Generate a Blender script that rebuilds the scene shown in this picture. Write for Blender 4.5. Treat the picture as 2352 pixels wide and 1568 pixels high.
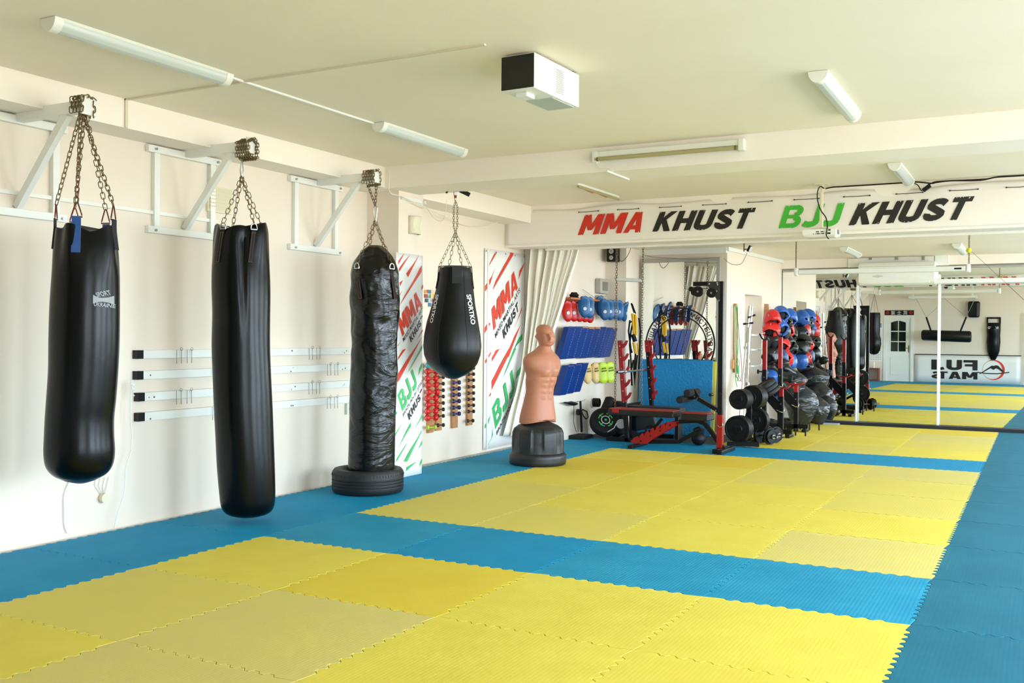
import bpy, bmesh, math, random
from mathutils import Vector, Matrix, noise
random.seed(7)
for o in list(bpy.data.objects): bpy.data.objects.remove(o)
SC=bpy.context.scene; COL=SC.collection; PI=math.pi
# ---------------------------------------------------------------- camera
F=2258.485; YAW=.493687; PIT=-.0065503; ROL=-.0077969
CAM=Vector((4.52659,-4.95603,1.345453))
def _axes():
    c,s=math.cos,math.sin
    f=Vector((-s(YAW)*c(PIT),c(YAW)*c(PIT),s(PIT))); r=Vector((c(YAW),s(YAW),0)); d=f.cross(r)
    return r*c(ROL)+d*s(ROL), -r*s(ROL)+d*c(ROL), f
AR,AD,AF=_axes()
cd=bpy.data.cameras.new('camera'); cam=bpy.data.objects.new('camera',cd); COL.objects.link(cam)
cd.sensor_width=36; cd.sensor_fit='HORIZONTAL'; cd.lens=F*36/2352; cd.clip_start=.05; cd.clip_end=200
M=Matrix((AR,-AD,-AF)).transposed().to_4x4(); M.translation=CAM; cam.matrix_world=M
SC.camera=cam
# ---------------------------------------------------------------- light
W=bpy.data.worlds.new('world'); SC.world=W; W.use_nodes=True
bg=W.node_tree.nodes['Background']; _n=W.node_tree.nodes; _l=W.node_tree.links
_tc=_n.new('ShaderNodeTexCoord'); _sx=_n.new('ShaderNodeSeparateXYZ'); _mr=_n.new('ShaderNodeMapRange'); _mr.inputs[1].default_value=-1; _mr.inputs[2].default_value=1
_cr=_n.new('ShaderNodeValToRGB'); _l.new(_tc.outputs['Generated'],_sx.inputs[0]); _l.new(_sx.outputs[2],_mr.inputs[0]); _l.new(_mr.outputs[0],_cr.inputs[0]); _l.new(_cr.outputs[0],bg.inputs[0])
_e=_cr.color_ramp.elements; _e[0].position=0; _e[0].color=(.28,.28,.26,1); _e[1].position=1; _e[1].color=(.34,.44,.60,1)
for _p,_c in ((.47,(.38,.38,.36,1)),(.505,(.72,.89,1.04,1)),(.64,(.62,.80,1,1))):
    _x=_e.new(_p); _x.color=_c
bg.inputs[1].default_value=17.0      # overcast sky, brightest towards the horizon, darker ground
SC.view_settings.view_transform='Standard'; SC.view_settings.look='None'; SC.view_settings.gamma=1
SC.view_settings.use_curve_mapping=False; SC.view_settings.exposure=0.86
WIN=[(-5.0,-4.2),(-1.6,.9),(1.9,4.3),(6.3,7.9),(8.5,10.5)]; XR=8.2; WZ=(.55,2.62)
for y0,y1 in WIN:
    l=bpy.data.lights.new('window_daylight','AREA'); l.shape='RECTANGLE'; l.size=y1-y0; l.size_y=WZ[1]-WZ[0]
    l.cycles.is_portal=True; l.energy=1
    o=bpy.data.objects.new('window_daylight',l); COL.objects.link(o); o.location=(XR+.12,(y0+y1)/2,sum(WZ)/2)
    o.rotation_euler=(PI/2,0,PI/2)
RWX=(6.0,8.1); RWZ=(.7,2.6)      # rear window added out of view, to brighten faces turned to the camera
l=bpy.data.lights.new('window_daylight','AREA'); l.shape='RECTANGLE'; l.size=RWX[1]-RWX[0]; l.size_y=RWZ[1]-RWZ[0]; l.cycles.is_portal=True; l.energy=1  # portal of the added rear window
o=bpy.data.objects.new('window_daylight',l); COL.objects.link(o); o.location=(sum(RWX)/2,-5.62-.2,sum(RWZ)/2); o.rotation_euler=(PI/2,0,PI)
# ---------------------------------------------------------------- pixel rays -> world points on known planes
def ray(u,v): return AF+AR*((u-1176)/F)+AD*((v-784)/F)
def onx(u,v,X): d=ray(u,v); return CAM+d*((X-CAM.x)/d.x)
def ony(u,v,Y): d=ray(u,v); return CAM+d*((Y-CAM.y)/d.y)
def onz(u,v,Z=0): d=ray(u,v); return CAM+d*((Z-CAM.z)/d.z)
def depth(p): return (Vector(p)-CAM).dot(AF)
def atd(u,v,D): return CAM+ray(u,v)*D
# ---------------------------------------------------------------- materials
def lin(c):
    out=[]
    for x in c[:3]:
        x/=255; out.append(x/12.92 if x<=.04045 else ((x+.055)/1.055)**2.4)
    return (*out,1)
MATS={}
def mat(name,rgb,rough=.5,metal=0,bump=None,var=None,emit=0,trans=0,coat=0,sheen=0,alpha=1,spec=.5):
    if name in MATS: return MATS[name]
    m=bpy.data.materials.new(name); m.use_nodes=True; nt=m.node_tree; b=nt.nodes['Principled BSDF']
    b.inputs['Base Color'].default_value=lin(rgb); b.inputs['Roughness'].default_value=rough
    b.inputs['Metallic'].default_value=metal; b.inputs['Specular IOR Level'].default_value=spec
    if coat: b.inputs['Coat Weight'].default_value=coat; b.inputs['Coat Roughness'].default_value=.15
    if trans: b.inputs['Transmission Weight'].default_value=trans
    if alpha<1: b.inputs['Alpha'].default_value=alpha
    tc=nt.nodes.new('ShaderNodeTexCoord')
    if bump:   # (kind, scale vec, strength, distance)
        kind,sc,st,dist=bump
        mp=nt.nodes.new('ShaderNodeMapping'); mp.inputs['Scale'].default_value=sc
        nt.links.new(tc.outputs['Object'],mp.inputs[0])
        if kind=='noise':
            t=nt.nodes.new('ShaderNodeTexNoise'); t.inputs['Scale'].default_value=1; t.inputs['Detail'].default_value=4; outp=t.outputs[0]
        elif kind=='wrinkle':
            t=nt.nodes.new('ShaderNodeTexNoise'); t.inputs['Scale'].default_value=1; t.inputs['Detail'].default_value=5
            t.inputs['Distortion'].default_value=1.2; outp=t.outputs[0]
        elif kind=='wave':
            t=nt.nodes.new('ShaderNodeTexWave'); t.inputs['Scale'].default_value=1; outp=t.outputs[1]
        elif kind=='voronoi':
            t=nt.nodes.new('ShaderNodeTexVoronoi'); t.inputs['Scale'].default_value=1; outp=t.outputs[0]
        elif kind=='checker':
            t=nt.nodes.new('ShaderNodeTexChecker'); t.inputs['Scale'].default_value=1; outp=t.outputs[1]
        nt.links.new(mp.outputs[0],t.inputs[0])
        bp=nt.nodes.new('ShaderNodeBump'); bp.inputs['Strength'].default_value=st; bp.inputs['Distance'].default_value=dist
        nt.links.new(outp,bp.inputs['Height']); nt.links.new(bp.outputs[0],b.inputs['Normal'])
    if var:    # (rgb2, scale, contrast) blotchy second colour
        c2,sc,lo,hi=var
        n=nt.nodes.new('ShaderNodeTexNoise'); n.inputs['Scale'].default_value=sc; n.inputs['Detail'].default_value=5
        nt.links.new(tc.outputs['Object'],n.inputs[0])
        r=nt.nodes.new('ShaderNodeValToRGB'); r.color_ramp.elements[0].position=lo; r.color_ramp.elements[1].position=hi
        r.color_ramp.elements[0].color=lin(rgb); r.color_ramp.elements[1].color=lin(c2)
        nt.links.new(n.outputs[0],r.inputs[0]); nt.links.new(r.outputs[0],b.inputs['Base Color'])
    MATS[name]=m; return m
WALL=mat('wall_paint',(238,224,206),.75,bump=('noise',(3,3,1.2),.25,.02))
CEIL=mat('ceiling_paint',(253,241,220),.8,var=((248,236,213),.8,.4,.7))
BEAM=mat('beam_paint',(250,240,226),.75)
WHITE=mat('white_enamel',(238,238,230),.4)
WPLAST=mat('white_plastic',(236,234,222),.35)
CREAM=mat('cream_plastic',(232,222,190),.4)
GALV=mat('galvanised',(150,138,110),.38,.85)
RUST=mat('aged_chain_steel',(128,108,76),.42,.8)
CHROME=mat('chrome',(215,215,215),.15,1)
STEEL=mat('steel',(170,170,168),.3,.9)
BLK=mat('black_powder_coat',(6,6,7),.42,spec=.3,bump=('noise',(60,60,60),.15,.002))
BLKP=mat('black_plastic',(9,9,10),.4,spec=.35)
BLKF=mat('black_fabric',(9,9,10),.8)
RUB=mat('black_rubber',(11,12,12),.55,spec=.35,bump=('noise',(40,40,40),.3,.003))
RUBF=mat('rubber_floor_crumb',(40,42,44),.8,var=((70,72,72),120,.5,.7))
VINYL=mat('black_vinyl',(5,6,6),.27,bump=('wrinkle',(7,7,2.5),.14,.012),spec=.2)
VINYLW=mat('wrinkled_black_vinyl',(5,6,6),.24,bump=('wrinkle',(3.5,3.5,9),.5,.035),spec=.4)
LEATH=mat('matte_black_leather',(6,7,7),.38,spec=.3,bump=('noise',(30,30,30),.15,.004))
RED=mat('red_powder_coat',(150,9,10),.4)
REDV=mat('red_vinyl',(190,20,20),.32)
BLUEV=mat('blue_vinyl',(8,50,122),.35,bump=('noise',(12,12,6),.2,.01))
BLUEG=mat('bright_blue_vinyl',(34,84,180),.35)
BLUEM=mat('teal_blue_foam_leather',(12,84,136),.38)
YELV=mat('amber_vinyl',(226,150,30),.5)
ORG=mat('orange_thread',(126,84,44),.6)
BLUES=mat('blue_webbing',(44,84,150),.7,bump=('checker',(120,120,120),.3,.002))
WOOD=mat('pine_wood',(196,140,88),.5,var=((176,120,70),30,.4,.7),bump=('noise',(60,60,4),.1,.003))
OAKB=mat('orange_wood',(196,110,50),.5)
SKIN=mat('tan_rubber_skin',(180,116,88),.5,bump=('noise',(50,50,50),.06,.002))
DKG=mat('dark_grey_plastic',(26,28,29),.45,bump=('noise',(90,90,90),.15,.002))
PAPERW=mat('banner_vinyl',(240,238,234),.4)
REDP=mat('printed_red',(222,64,40),.45)
GRNP=mat('printed_green',(62,176,96),.45)
REDB=mat('beam_banner_red',(206,42,14),.5)
GRNB=mat('beam_banner_green',(66,180,50),.5)
INK=mat('printed_black',(28,22,18),.5)
INKP=mat('printed_dark',(40,34,40),.5)
LOGO=mat('white_print',(225,225,222),.5)
def mirror_mat():
    m=bpy.data.materials.new('mirror_glass'); m.use_nodes=True; b=m.node_tree.nodes['Principled BSDF']
    b.inputs['Base Color'].default_value=(.86,.89,.87,1); b.inputs['Metallic'].default_value=1; b.inputs['Roughness'].default_value=.004; return m
MIRR=mirror_mat()
# ---------------------------------------------------------------- mesh builder
class MB:
    def __init__(s): s.v=[]; s.f=[]
    def add(s,vs,fs):
        n=len(s.v); s.v+= [Vector(p) for p in vs]; s.f+=[tuple(i+n for i in f) for f in fs]; return s
    def box(s,c,d,rot=None):
        c=Vector(c); h=Vector(d)/2; P=[]
        for x in (-1,1):
            for y in (-1,1):
                for z in (-1,1):
                    q=Vector((x*h.x,y*h.y,z*h.z)); q=(rot@q) if rot else q; P.append(c+q)
        return s.add(P,[(0,1,3,2),(4,6,7,5),(0,4,5,1),(2,3,7,6),(0,2,6,4),(1,5,7,3)])
    def box2(s,a,b): a=Vector(a); b=Vector(b); return s.box((a+b)/2,[abs(b[i]-a[i]) for i in range(3)])
    def bar(s,a,b,w,h,up=(0,0,1)):
        a=Vector(a); b=Vector(b); z=(b-a).normalized(); u=Vector(up); x=u.cross(z)
        if x.length<1e-4: x=Vector((1,0,0)).cross(z)
        x.normalize(); y=z.cross(x); P=[]
        for e in (a,b):
            for i,j in ((-1,-1),(1,-1),(1,1),(-1,1)): P.append(e+x*(i*w/2)+y*(j*h/2))
        return s.add(P,[(3,2,1,0),(4,5,6,7),(0,1,5,4),(1,2,6,5),(2,3,7,6),(3,0,4,7)])
    def tube(s,pts,r,n=8,closed=False,cap=True,flat=1):
        pts=[Vector(p) for p in pts]; m=len(pts); rr=r if isinstance(r,(list,tuple)) else [r]*m
        T=[]
        for i in range(m):
            a=pts[(i-1)%m] if (closed or i>0) else pts[i]; b=pts[(i+1)%m] if (closed or i<m-1) else pts[i]
            t=(b-a); T.append(t.normalized() if t.length>1e-9 else Vector((0,0,1)))
        up=Vector((0,0,1)) if abs(T[0].z)<.9 else Vector((1,0,0)); x=(up-T[0]*up.dot(T[0])).normalized(); P=[]
        for i in range(m):
            x=(x-T[i]*x.dot(T[i])); x=x.normalized() if x.length>1e-6 else T[i].orthogonal().normalized()
            y=T[i].cross(x)
            for k in range(n):
                a=2*PI*k/n; P.append(pts[i]+(x*math.cos(a)+y*math.sin(a)*flat)*rr[i])
        Fs=[]
        for i in range(m if closed else m-1):
            j=(i+1)%m
            for k in range(n): l=(k+1)%n; Fs.append((i*n+k,i*n+l,j*n+l,j*n+k))
        if cap and not closed: Fs.append(tuple(range(n-1,-1,-1))); Fs.append(tuple((m-1)*n+k for k in range(n)))
        return s.add(P,Fs)
    def lathe(s,prof,n=32,c=(0,0,0),rot=None,cap=True):
        c=Vector(c); P=[]
        for r,z in prof:
            for k in range(n):
                a=2*PI*k/n; q=Vector((r*math.cos(a),r*math.sin(a),z)); P.append(c+((rot@q) if rot else q))
        m=len(prof); Fs=[]
        for i in range(m-1):
            for k in range(n): l=(k+1)%n; Fs.append((i*n+k,i*n+l,(i+1)*n+l,(i+1)*n+k))
        if cap: Fs.append(tuple(range(n-1,-1,-1))); Fs.append(tuple((m-1)*n+k for k in range(n)))
        return s.add(P,Fs)
    def rings(s,R,cap=True,closedend=True):
        n=len(R[0]); P=[p for r in R for p in r]; Fs=[]
        for i in range(len(R)-1):
            for k in range(n): l=(k+1)%n; Fs.append((i*n+k,i*n+l,(i+1)*n+l,(i+1)*n+k))
        if cap: Fs.append(tuple(range(n-1,-1,-1))); Fs.append(tuple((len(R)-1)*n+k for k in range(n)))
        return s.add(P,Fs)
    def prism(s,poly,off):
        off=Vector(off); n=len(poly); P=[Vector(p) for p in poly]; P+=[p+off for p in P]
        return s.add(P,[tuple(range(n)),tuple(range(2*n-1,n-1,-1))]+[((i+1)%n,i,n+i,n+(i+1)%n) for i in range(n)])
    def grid(s,fn,nu,nv):
        P=[fn(i/nu,j/nv) for i in range(nu+1) for j in range(nv+1)]
        return s.add(P,[(i*(nv+1)+j,(i+1)*(nv+1)+j,(i+1)*(nv+1)+j+1,i*(nv+1)+j+1) for i in range(nu) for j in range(nv)])
    def ball(s,c,r,n=16,sc=(1,1,1),rot=None):
        c=Vector(c); m=n//2; R=[]
        for i in range(1,m):
            t=PI*i/m; ring=[]
            for k in range(n):
                a=2*PI*k/n; q=Vector((r*sc[0]*math.sin(t)*math.cos(a),r*sc[1]*math.sin(t)*math.sin(a),-r*sc[2]*math.cos(t)))
                ring.append(c+((rot@q) if rot else q))
            R.append(ring)
        return s.rings(R)
    def build(s,name,m,parent=None,smooth=False,bevel=0,world=True,subsurf=0,solid=0):
        me=bpy.data.meshes.new(name)
        off=Vector((0,0,0))
        if parent is not None and world:
            q=parent
            while q is not None: off=off+q.location; q=q.parent
        me.from_pydata([tuple(p-off) for p in s.v],[],s.f)
        bm=bmesh.new(); bm.from_mesh(me); bmesh.ops.recalc_face_normals(bm,faces=bm.faces); bm.to_mesh(me); bm.free()
        me.materials.append(m); o=bpy.data.objects.new(name,me); COL.objects.link(o)
        if parent is not None: o.parent=parent
        if smooth:
            for p in me.polygons: p.use_smooth=True
            if smooth!='all':
                md=None
                try: me.set_sharp_from_angle(angle=math.radians(40))
                except Exception: pass
        if solid: md=o.modifiers.new('thick','SOLIDIFY'); md.thickness=solid; md.offset=0
        if bevel: md=o.modifiers.new('bevel','BEVEL'); md.width=bevel; md.segments=2; md.limit_method='ANGLE'
        if subsurf: md=o.modifiers.new('sub','SUBSURF'); md.levels=subsurf; md.render_levels=subsurf
        return o
def tag(o,label,cat,group=None,kind=None):
    o['label']=label; o['category']=cat
    if group: o['group']=group
    if kind: o['kind']=kind
    return o
def thing(name,label,cat,loc,group=None,rz=0):
    o=bpy.data.objects.new(name,None); COL.objects.link(o); o.location=loc; o.rotation_euler=(0,0,rz); o.empty_display_size=.1
    return tag(o,label,cat,group)
def struct(name,mb,m,label=None,**k):
    o=mb.build(name,m,**k); o['kind']='structure'
    if label: o['label']=label
    return o
def dup(root,loc=None,rz=None,label=None,group=None,rot=None,parent=None,sc=None):
    r=root.copy(); COL.objects.link(r)
    if parent is not None: r.parent=parent
    if loc is not None: r.location=loc
    if rz is not None: r.rotation_euler=(0,0,rz)
    if rot is not None: r.rotation_euler=rot
    if sc is not None: r.scale=(sc,sc,sc) if not isinstance(sc,tuple) else sc
    if label: r['label']=label
    if group: r['group']=group
    for ch in list(root.children):
        c=ch.copy(); COL.objects.link(c); c.parent=r
        for g in list(ch.children): d=g.copy(); COL.objects.link(d); d.parent=c
    return r
def recolor(root,m,names=None):
    for o in [root]+list(root.children):
        if o.type=='MESH' and (names is None or o.name.split('.')[0] in names):
            o.material_slots[0].link='OBJECT'; o.material_slots[0].material=m
# ---------------------------------------------------------------- chains
def chain(mb,pts,L=.032,w=.011,r=.0026,n=5):
    pts=[Vector(p) for p in pts]; seg=[(pts[i],pts[i+1]) for i in range(len(pts)-1)]
    tot=sum((b-a).length for a,b in seg); pitch=L-2*r*1.6; N=max(1,int(round(tot/pitch)))
    def at(d):
        for a,b in seg:
            l=(b-a).length
            if d<=l or (a,b)==seg[-1]: return a+(b-a)*(d/l if l else 0),(b-a).normalized()
            d-=l
    for i in range(N):
        c,t=at((i+.5)*tot/N); u=t.orthogonal().normalized()
        side=Vector((0,0,1)).cross(t); side=side.normalized() if side.length>1e-3 else Vector((1,0,0))
        q=Matrix.Rotation(PI/4+(PI/2)*(i%2),3,t)@side
        loop=[]
        h=L/2-w*.62
        for k in range(10):
            a=2*PI*k/10; ex=math.cos(a)*w*.62; ez=math.sin(a)*w*.62+(h if math.sin(a)>=0 else -h)
            loop.append(c+q*ex+t*ez)
        mb.tube(loop,r,n,closed=True)
    return mb
# ---------------------------------------------------------------- lettering
def text_mesh(string,bold=0.0,res=3):
    cu=bpy.data.curves.new('lettering','FONT'); cu.body=string; cu.size=1; cu.offset=bold; cu.resolution_u=res
    o=bpy.data.objects.new('lettering',cu); COL.objects.link(o); bpy.context.view_layer.update()
    dg=bpy.context.evaluated_depsgraph_get(); me=bpy.data.meshes.new_from_object(o.evaluated_get(dg))
    V=[Vector(v.co) for v in me.vertices]; Fc=[tuple(p.vertices) for p in me.polygons]
    bpy.data.objects.remove(o); bpy.data.curves.remove(cu); bpy.data.meshes.remove(me)
    x0=min(v.x for v in V); x1=max(v.x for v in V); y0=min(v.y for v in V); y1=max(v.y for v in V)
    return [((v.x-x0)/(x1-x0),(v.y-y0)/(y1-y0)) for v in V],Fc,(x1-x0)/(y1-y0)
def text_add(mb,string,P0,P1,P2,off=(0,0,0),bold=0.03,chip=0):
    """P0 baseline start, P1 baseline end, P2 top-left"""
    P0=Vector(P0);P1=Vector(P1);P2=Vector(P2);off=Vector(off)
    V,Fc,_=text_mesh(string,bold)
    return mb.add([P0+(P1-P0)*a+(P2-P0)*b+off for a,b in V],Fc)
def text_fn(mb,string,fn,bold=0.03):
    V,Fc,_=text_mesh(string,bold); return mb.add([fn(a,b) for a,b in V],Fc)
# heavy block letters built from strokes, unit box 0..1
def _arc(cx,cy,rx,ry,a0,a1,n=9): return [(cx+rx*math.cos(math.radians(a0+(a1-a0)*i/n)),cy+ry*math.sin(math.radians(a0+(a1-a0)*i/n))) for i in range(n+1)]
def glyph(c):
    R=lambda x0,y0,x1,y1:[(x0,y0),(x1,y0),(x1,y1),(x0,y1)]
    def ribbon(pts,wx,wy=None):
        wy=wy or wx; out=[];m=len(pts); L=[]
        for i in range(m):
            a=pts[max(0,i-1)];b=pts[min(m-1,i+1)]; dx,dy=b[0]-a[0],b[1]-a[1]; l=math.hypot(dx,dy) or 1; L.append((-dy/l*wx/2,dx/l*wy/2))
        for i in range(m-1):
            p,q=pts[i],pts[i+1]; out.append([(p[0]+L[i][0],p[1]+L[i][1]),(q[0]+L[i+1][0],q[1]+L[i+1][1]),(q[0]-L[i+1][0],q[1]-L[i+1][1]),(p[0]-L[i][0],p[1]-L[i][1])])
        return out
    if c=='M': return [R(0,0,.27,1),R(.73,0,1,1),[(.02,1),(.34,1),(.60,.22),(.40,.22)],[(.66,1),(.98,1),(.60,.22),(.40,.22)]],1.25
    if c=='A': return [[(0,0),(.31,0),(.60,1),(.30,1)],[(.40,1),(.70,1),(1,0),(.69,0)],[(.2,.16),(.8,.16),(.74,.36),(.26,.36)],[(.3,1),(.7,1),(.6,.72),(.4,.72)]],1.0
    if c=='K': return [R(0,0,.33,1),[(.30,.36),(.30,.66),(.62,1),(1,1)],[(.46,.70),(1.0,0),(.63,0),(.30,.50)]],1.0
    if c=='H': return [R(0,0,.34,1),R(.66,0,1,1),R(.3,.38,.7,.62)],1.0
    if c=='U': return [R(0,.25,.33,1),R(.67,.25,1,1)]+ribbon(_arc(.5,.28,.335,.16,180,360),.33,.26),1.0
    if c=='T': return [R(0,.78,1,1),R(.33,0,.67,.8)],.85
    if c=='S': return ribbon([(.98,.70)]+_arc(.5,.70,.34,.17,15,200)+_arc(.5,.30,.34,.17,110,-20)[0:0]+[(.24,.62),(.5,.50),(.76,.38)]+_arc(.5,.30,.34,.17,15,-195),.30,.26)[1:],.95
    if c=='B': return [R(0,0,.30,1),R(.2,.80,.62,1),R(.2,.42,.62,.58),R(.2,0,.62,.2)]+ribbon(_arc(.6,.74,.24,.17,90,-90),.30,.20)+ribbon(_arc(.62,.27,.25,.18,90,-90),.30,.22),1.0
    if c=='F': return [R(0,0,.36,1),R(0,.76,1,1),R(0,.38,.9,.60)],.9
    if c=='I': return [R(0,0,1,1)],.36
    if c=='J': return [R(.62,.25,1,1)]+ribbon(_arc(.42,.27,.40,.16,360,215),.34,.26),.85
    return [],.5
def block_text(mb,s,fn,gap=.10,nd=None):
    """fn maps (a,b) in the unit box of the whole word to a point"""
    G=[glyph(c) for c in s]; tot=sum(g[1] for g in G)+gap*(len(s)-1); x=0; kk=0
    for pol,w in G:
        for P in pol:
            Q=[fn((x+a*w)/tot,b) for a,b in P]
            if nd is None:
                nd=(fn(.3,0)-fn(0,0)).cross(fn(0,1)-fn(0,0)).normalized(); nd=nd if nd.dot(CAM-Q[0])>0 else -nd
            kk+=1; mb.add([q+nd*(.00012*(kk%9)) for q in Q],[tuple(range(len(P)))])
        x+=w+gap
    return mb
# ================================================================ SHELL
HC=2.88; H3=2.58; YB=-5.62; YM=11.1
m=MB()
m.box2((-1.4,YB-.2,-.2),(XR+.34,11.4,-.026)); struct('floor',m,mat('floor_screed',(196,198,196),.8,var=((180,182,180),3,.4,.6)))
m=MB(); m.box2((-1.45,YB-.2,HC),(XR+.34,5.5,HC+.2)); struct('ceiling',m,CEIL); m=MB(); m.box2((-1.45,5.5,H3),(XR+.34,11.4,H3+.2)); struct('ceiling',m,CEIL)
for a,b,c in ((YB,2.59,-1.1),(2.59,3.0,-.74),(3.0,6.0,-1.2),(6.0,7.85,-.88),(7.85,8.7,-.57)):
    m=MB(); m.box2((-1.4,a,-.1),(c,b,HC)); struct('wall_left',m,WALL)
m=MB(); m.box2((-.57,8.40,-.1),(.5,8.7,HC)); struct('wall_alcove',m,WALL)
# wall beside the mirrors, with a recess holding a white door
XC=lambda y:.70+.15*(y-8.40)/2.7
PWN=Vector((2.7,-.15,0)).normalized()
def onpw(u,v,off=0):
    r=ray(u,v); c=Vector((.70,8.40,0))+PWN*off; return CAM+r*((c-CAM).dot(PWN)/r.dot(PWN))
nz=(.0,onpw(1712,675).z); n0,n1=onpw(1711,700).y,onpw(1750,700).y
m=MB()
def slab(a,b,z0,z1): m.prism([(.5,a,z0),(XC(a),a,z0),(XC(b),b,z0),(.5,b,z0)],(0,0,z1-z0))
slab(8.40,n0,-.1,HC); slab(n1,YM+.3,-.1,HC); slab(n0,n1,nz[1],HC); m.box2((.4,n0-.1,-.1),(.5,n1+.1,HC))
struct('wall_partition',m,WALL)
m=MB(); m.box2((.5,n0+.0,0),(.53,n1-.0,nz[1]-.0)); d_=struct('door_1',m,WHITE)
m=MB()
for a,b in ((.1,.8),(.95,1.85)):
    m.box2((.53,n0+.12,a),(.536,n1-.14,b))
m.build('door_panel',WHITE,d_,bevel=.003)
m=MB(); m.tube([(.535,n0+.12,1.0),(.58,n0+.12,1.0),(.58,n0+.22,1.0)],.009); m.build('door_handle',STEEL,d_,smooth=True)
m=MB(); m.box2((.5,YM,-.1),(XR+.34,YM+.3,HC)); struct('wall_back',m,WALL)
m=MB(); 
dx0,dx1,dz=-.56,.15,1.95   # rear door, seen in the mirror
m.box2((-1.4,YB-.25,-.1),(dx0,YB,HC)); m.box2((dx1,YB-.25,-.1),(RWX[0],YB,HC)); m.box2((RWX[1],YB-.25,-.1),(XR+.34,YB,HC)); m.box2((RWX[0],YB-.25,-.1),(RWX[1],YB,RWZ[0])); m.box2((RWX[0],YB-.25,RWZ[1]),(RWX[1],YB,HC)); m.box2((dx0,YB-.25,dz),(dx1,YB,HC)); m.box2((dx0-.1,YB-.3,-.1),(dx1+.1,YB-.2,HC))
struct('wall_rear',m,WALL)
# right wall with windows
m=MB(); zs=WZ; X0,X1=XR,XR+.3
m.box2((X0,YB-.2,-.1),(X1,11.4,zs[0])); m.box2((X0,YB-.2,zs[1]),(X1,11.4,HC+.1))
ys=[YB-.2]+[a for w in WIN for a in w]+[11.4]
for i in range(0,len(ys),2): m.box2((X0,ys[i],zs[0]),(X1,ys[i+1],zs[1]))
struct('wall_right',m,WALL)
for i,(a,b) in enumerate(WIN):
    m=MB(); t=.06; x0,x1=X0+.17,X0+.23
    m.box2((x0,a,zs[0]),(x1,b,zs[0]+t)); m.box2((x0,a,zs[1]-t),(x1,b,zs[1])); m.box2((x0,a,zs[0]),(x1,a+t,zs[1])); m.box2((x0,b-t,zs[0]),(x1,b,zs[1]))
    m.box2((x0,(a+b)/2-t/2,zs[0]),(x1,(a+b)/2+t/2,zs[1])); o=struct('window_%d'%(i+1),m,WHITE,bevel=.004)
    m=MB(); m.box2((X0-.04,a-.04,zs[0]-.03),(x0,b+.04,zs[0])); m.build('window_sill',WHITE,o)
m=MB(); t_=.06; a,b=RWX; c,d=RWZ
for p,q in (((a,c),(b,c+t_)),((a,d-t_),(b,d)),((a,c),(a+t_,d)),((b-t_,c),(b,d)),(((a+b)/2-t_/2,c),((a+b)/2+t_/2,d))): m.box2((p[0],YB-.16,p[1]),(q[0],YB-.10,q[1]))
struct('window_6',m,WHITE,bevel=.004)  # frame of the unseen window added behind the camera for light
# beams and soffits
m=MB(); m.box2((-1.2,2.45,2.68),(XR,2.92,HC+.05)); struct('trim_1',m,BEAM,label='near ceiling beam crossing the hall')
m=MB(); m.box2((-1.2,5.47,2.40),(XR,5.76,HC+.05)); struct('trim_2',m,BEAM,label='ceiling beam behind the lettered banner')
m=MB(); m.box2((-1.1,YB,2.69),(-.8,2.45,HC+.05)); struct('trim_3',m,BEAM,label='boxed soffit along the left wall')
m=MB(); m.box2((-1.2,2.92,2.68),(-.84,5.47,HC+.05)); struct('trim_4',m,BEAM,label='soffit between the two beams')
m=MB(); m.box2((.84,YM-.1,2.44),(XR,YM,H3)); struct('trim_5',m,BEAM,label='boxing above the big mirror')
m=MB(); m.box2((-.88,7.0,2.505),(.02,7.2,2.578)); m.bar((.715,8.37,2.555),(.865,YM-.1,2.555),.03,.05); m.box2((-.57,8.35,2.50),(.70,8.40,H3)); struct('trim_6',m,WHITE,label='white coving in the exercise corner')
m=MB(); m.box2((-1.1,-5.5,2.19),(-1.075,.66,2.215)); struct('trim_7',m,WPLAST,label='white cable trunking on the left wall')
m=MB(); m.box2((-1.2,5.03,0),(-1.175,5.06,2.35)); struct('trim_8',m,WPLAST,label='upright strip beside the second banner')
# rear door
m=MB(); m.box2((dx0,YB-.06,0),(dx1,YB-.02,dz)); 
door=struct('door_2',m,WHITE)
m=MB()
for s in (0,1):
    xa=dx0+.13+s*.23; 
    for k in range(3):
        z0=.93+k*.32; top=z0+.29
        P=[(xa,YB-.018,z0),(xa+.205,YB-.018,z0)]
        if k<2: P+=[(xa+.205,YB-.018,top),(xa,YB-.018,top)]
        else:
            hi=[top-.03,top+.005,top+.03]; hs=hi if s==0 else hi[::-1]
            P+=[(xa+.205,YB-.018,hs[2]),(xa+.1,YB-.018,hs[1]),(xa,YB-.018,hs[0])]
        m.prism(P,(0,.004,0))
m.build('window_pane',mat('dark_door_glass',(22,34,28),.12),door)
m=MB(); m.box2((dx0+.12,YB-.02,.2),(dx1-.12,YB-.012,.75)); m.build('door_panel',WHITE,door,bevel=.004)
m=MB(); m.box2((dx1-.07,YB-.02,.9),(dx1-.04,YB-.01,1.12)); m.tube([(dx1-.055,YB-.015,1.03),(dx1-.055,YB+.05,1.03),(dx1-.16,YB+.05,1.03)],.009); m.build('door_handle',mat('brass',(170,140,70),.3,1),door,smooth=True)
m=MB(); m.box2((dx0-.09,YB,0),(dx0,YB+.02,dz+.09)); m.box2((dx1,YB,0),(dx1+.09,YB+.02,dz+.09)); m.box2((dx0,YB,dz),(dx1,YB+.02,dz+.09)); m.build('door_frame',WHITE,door,bevel=.003)
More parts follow.
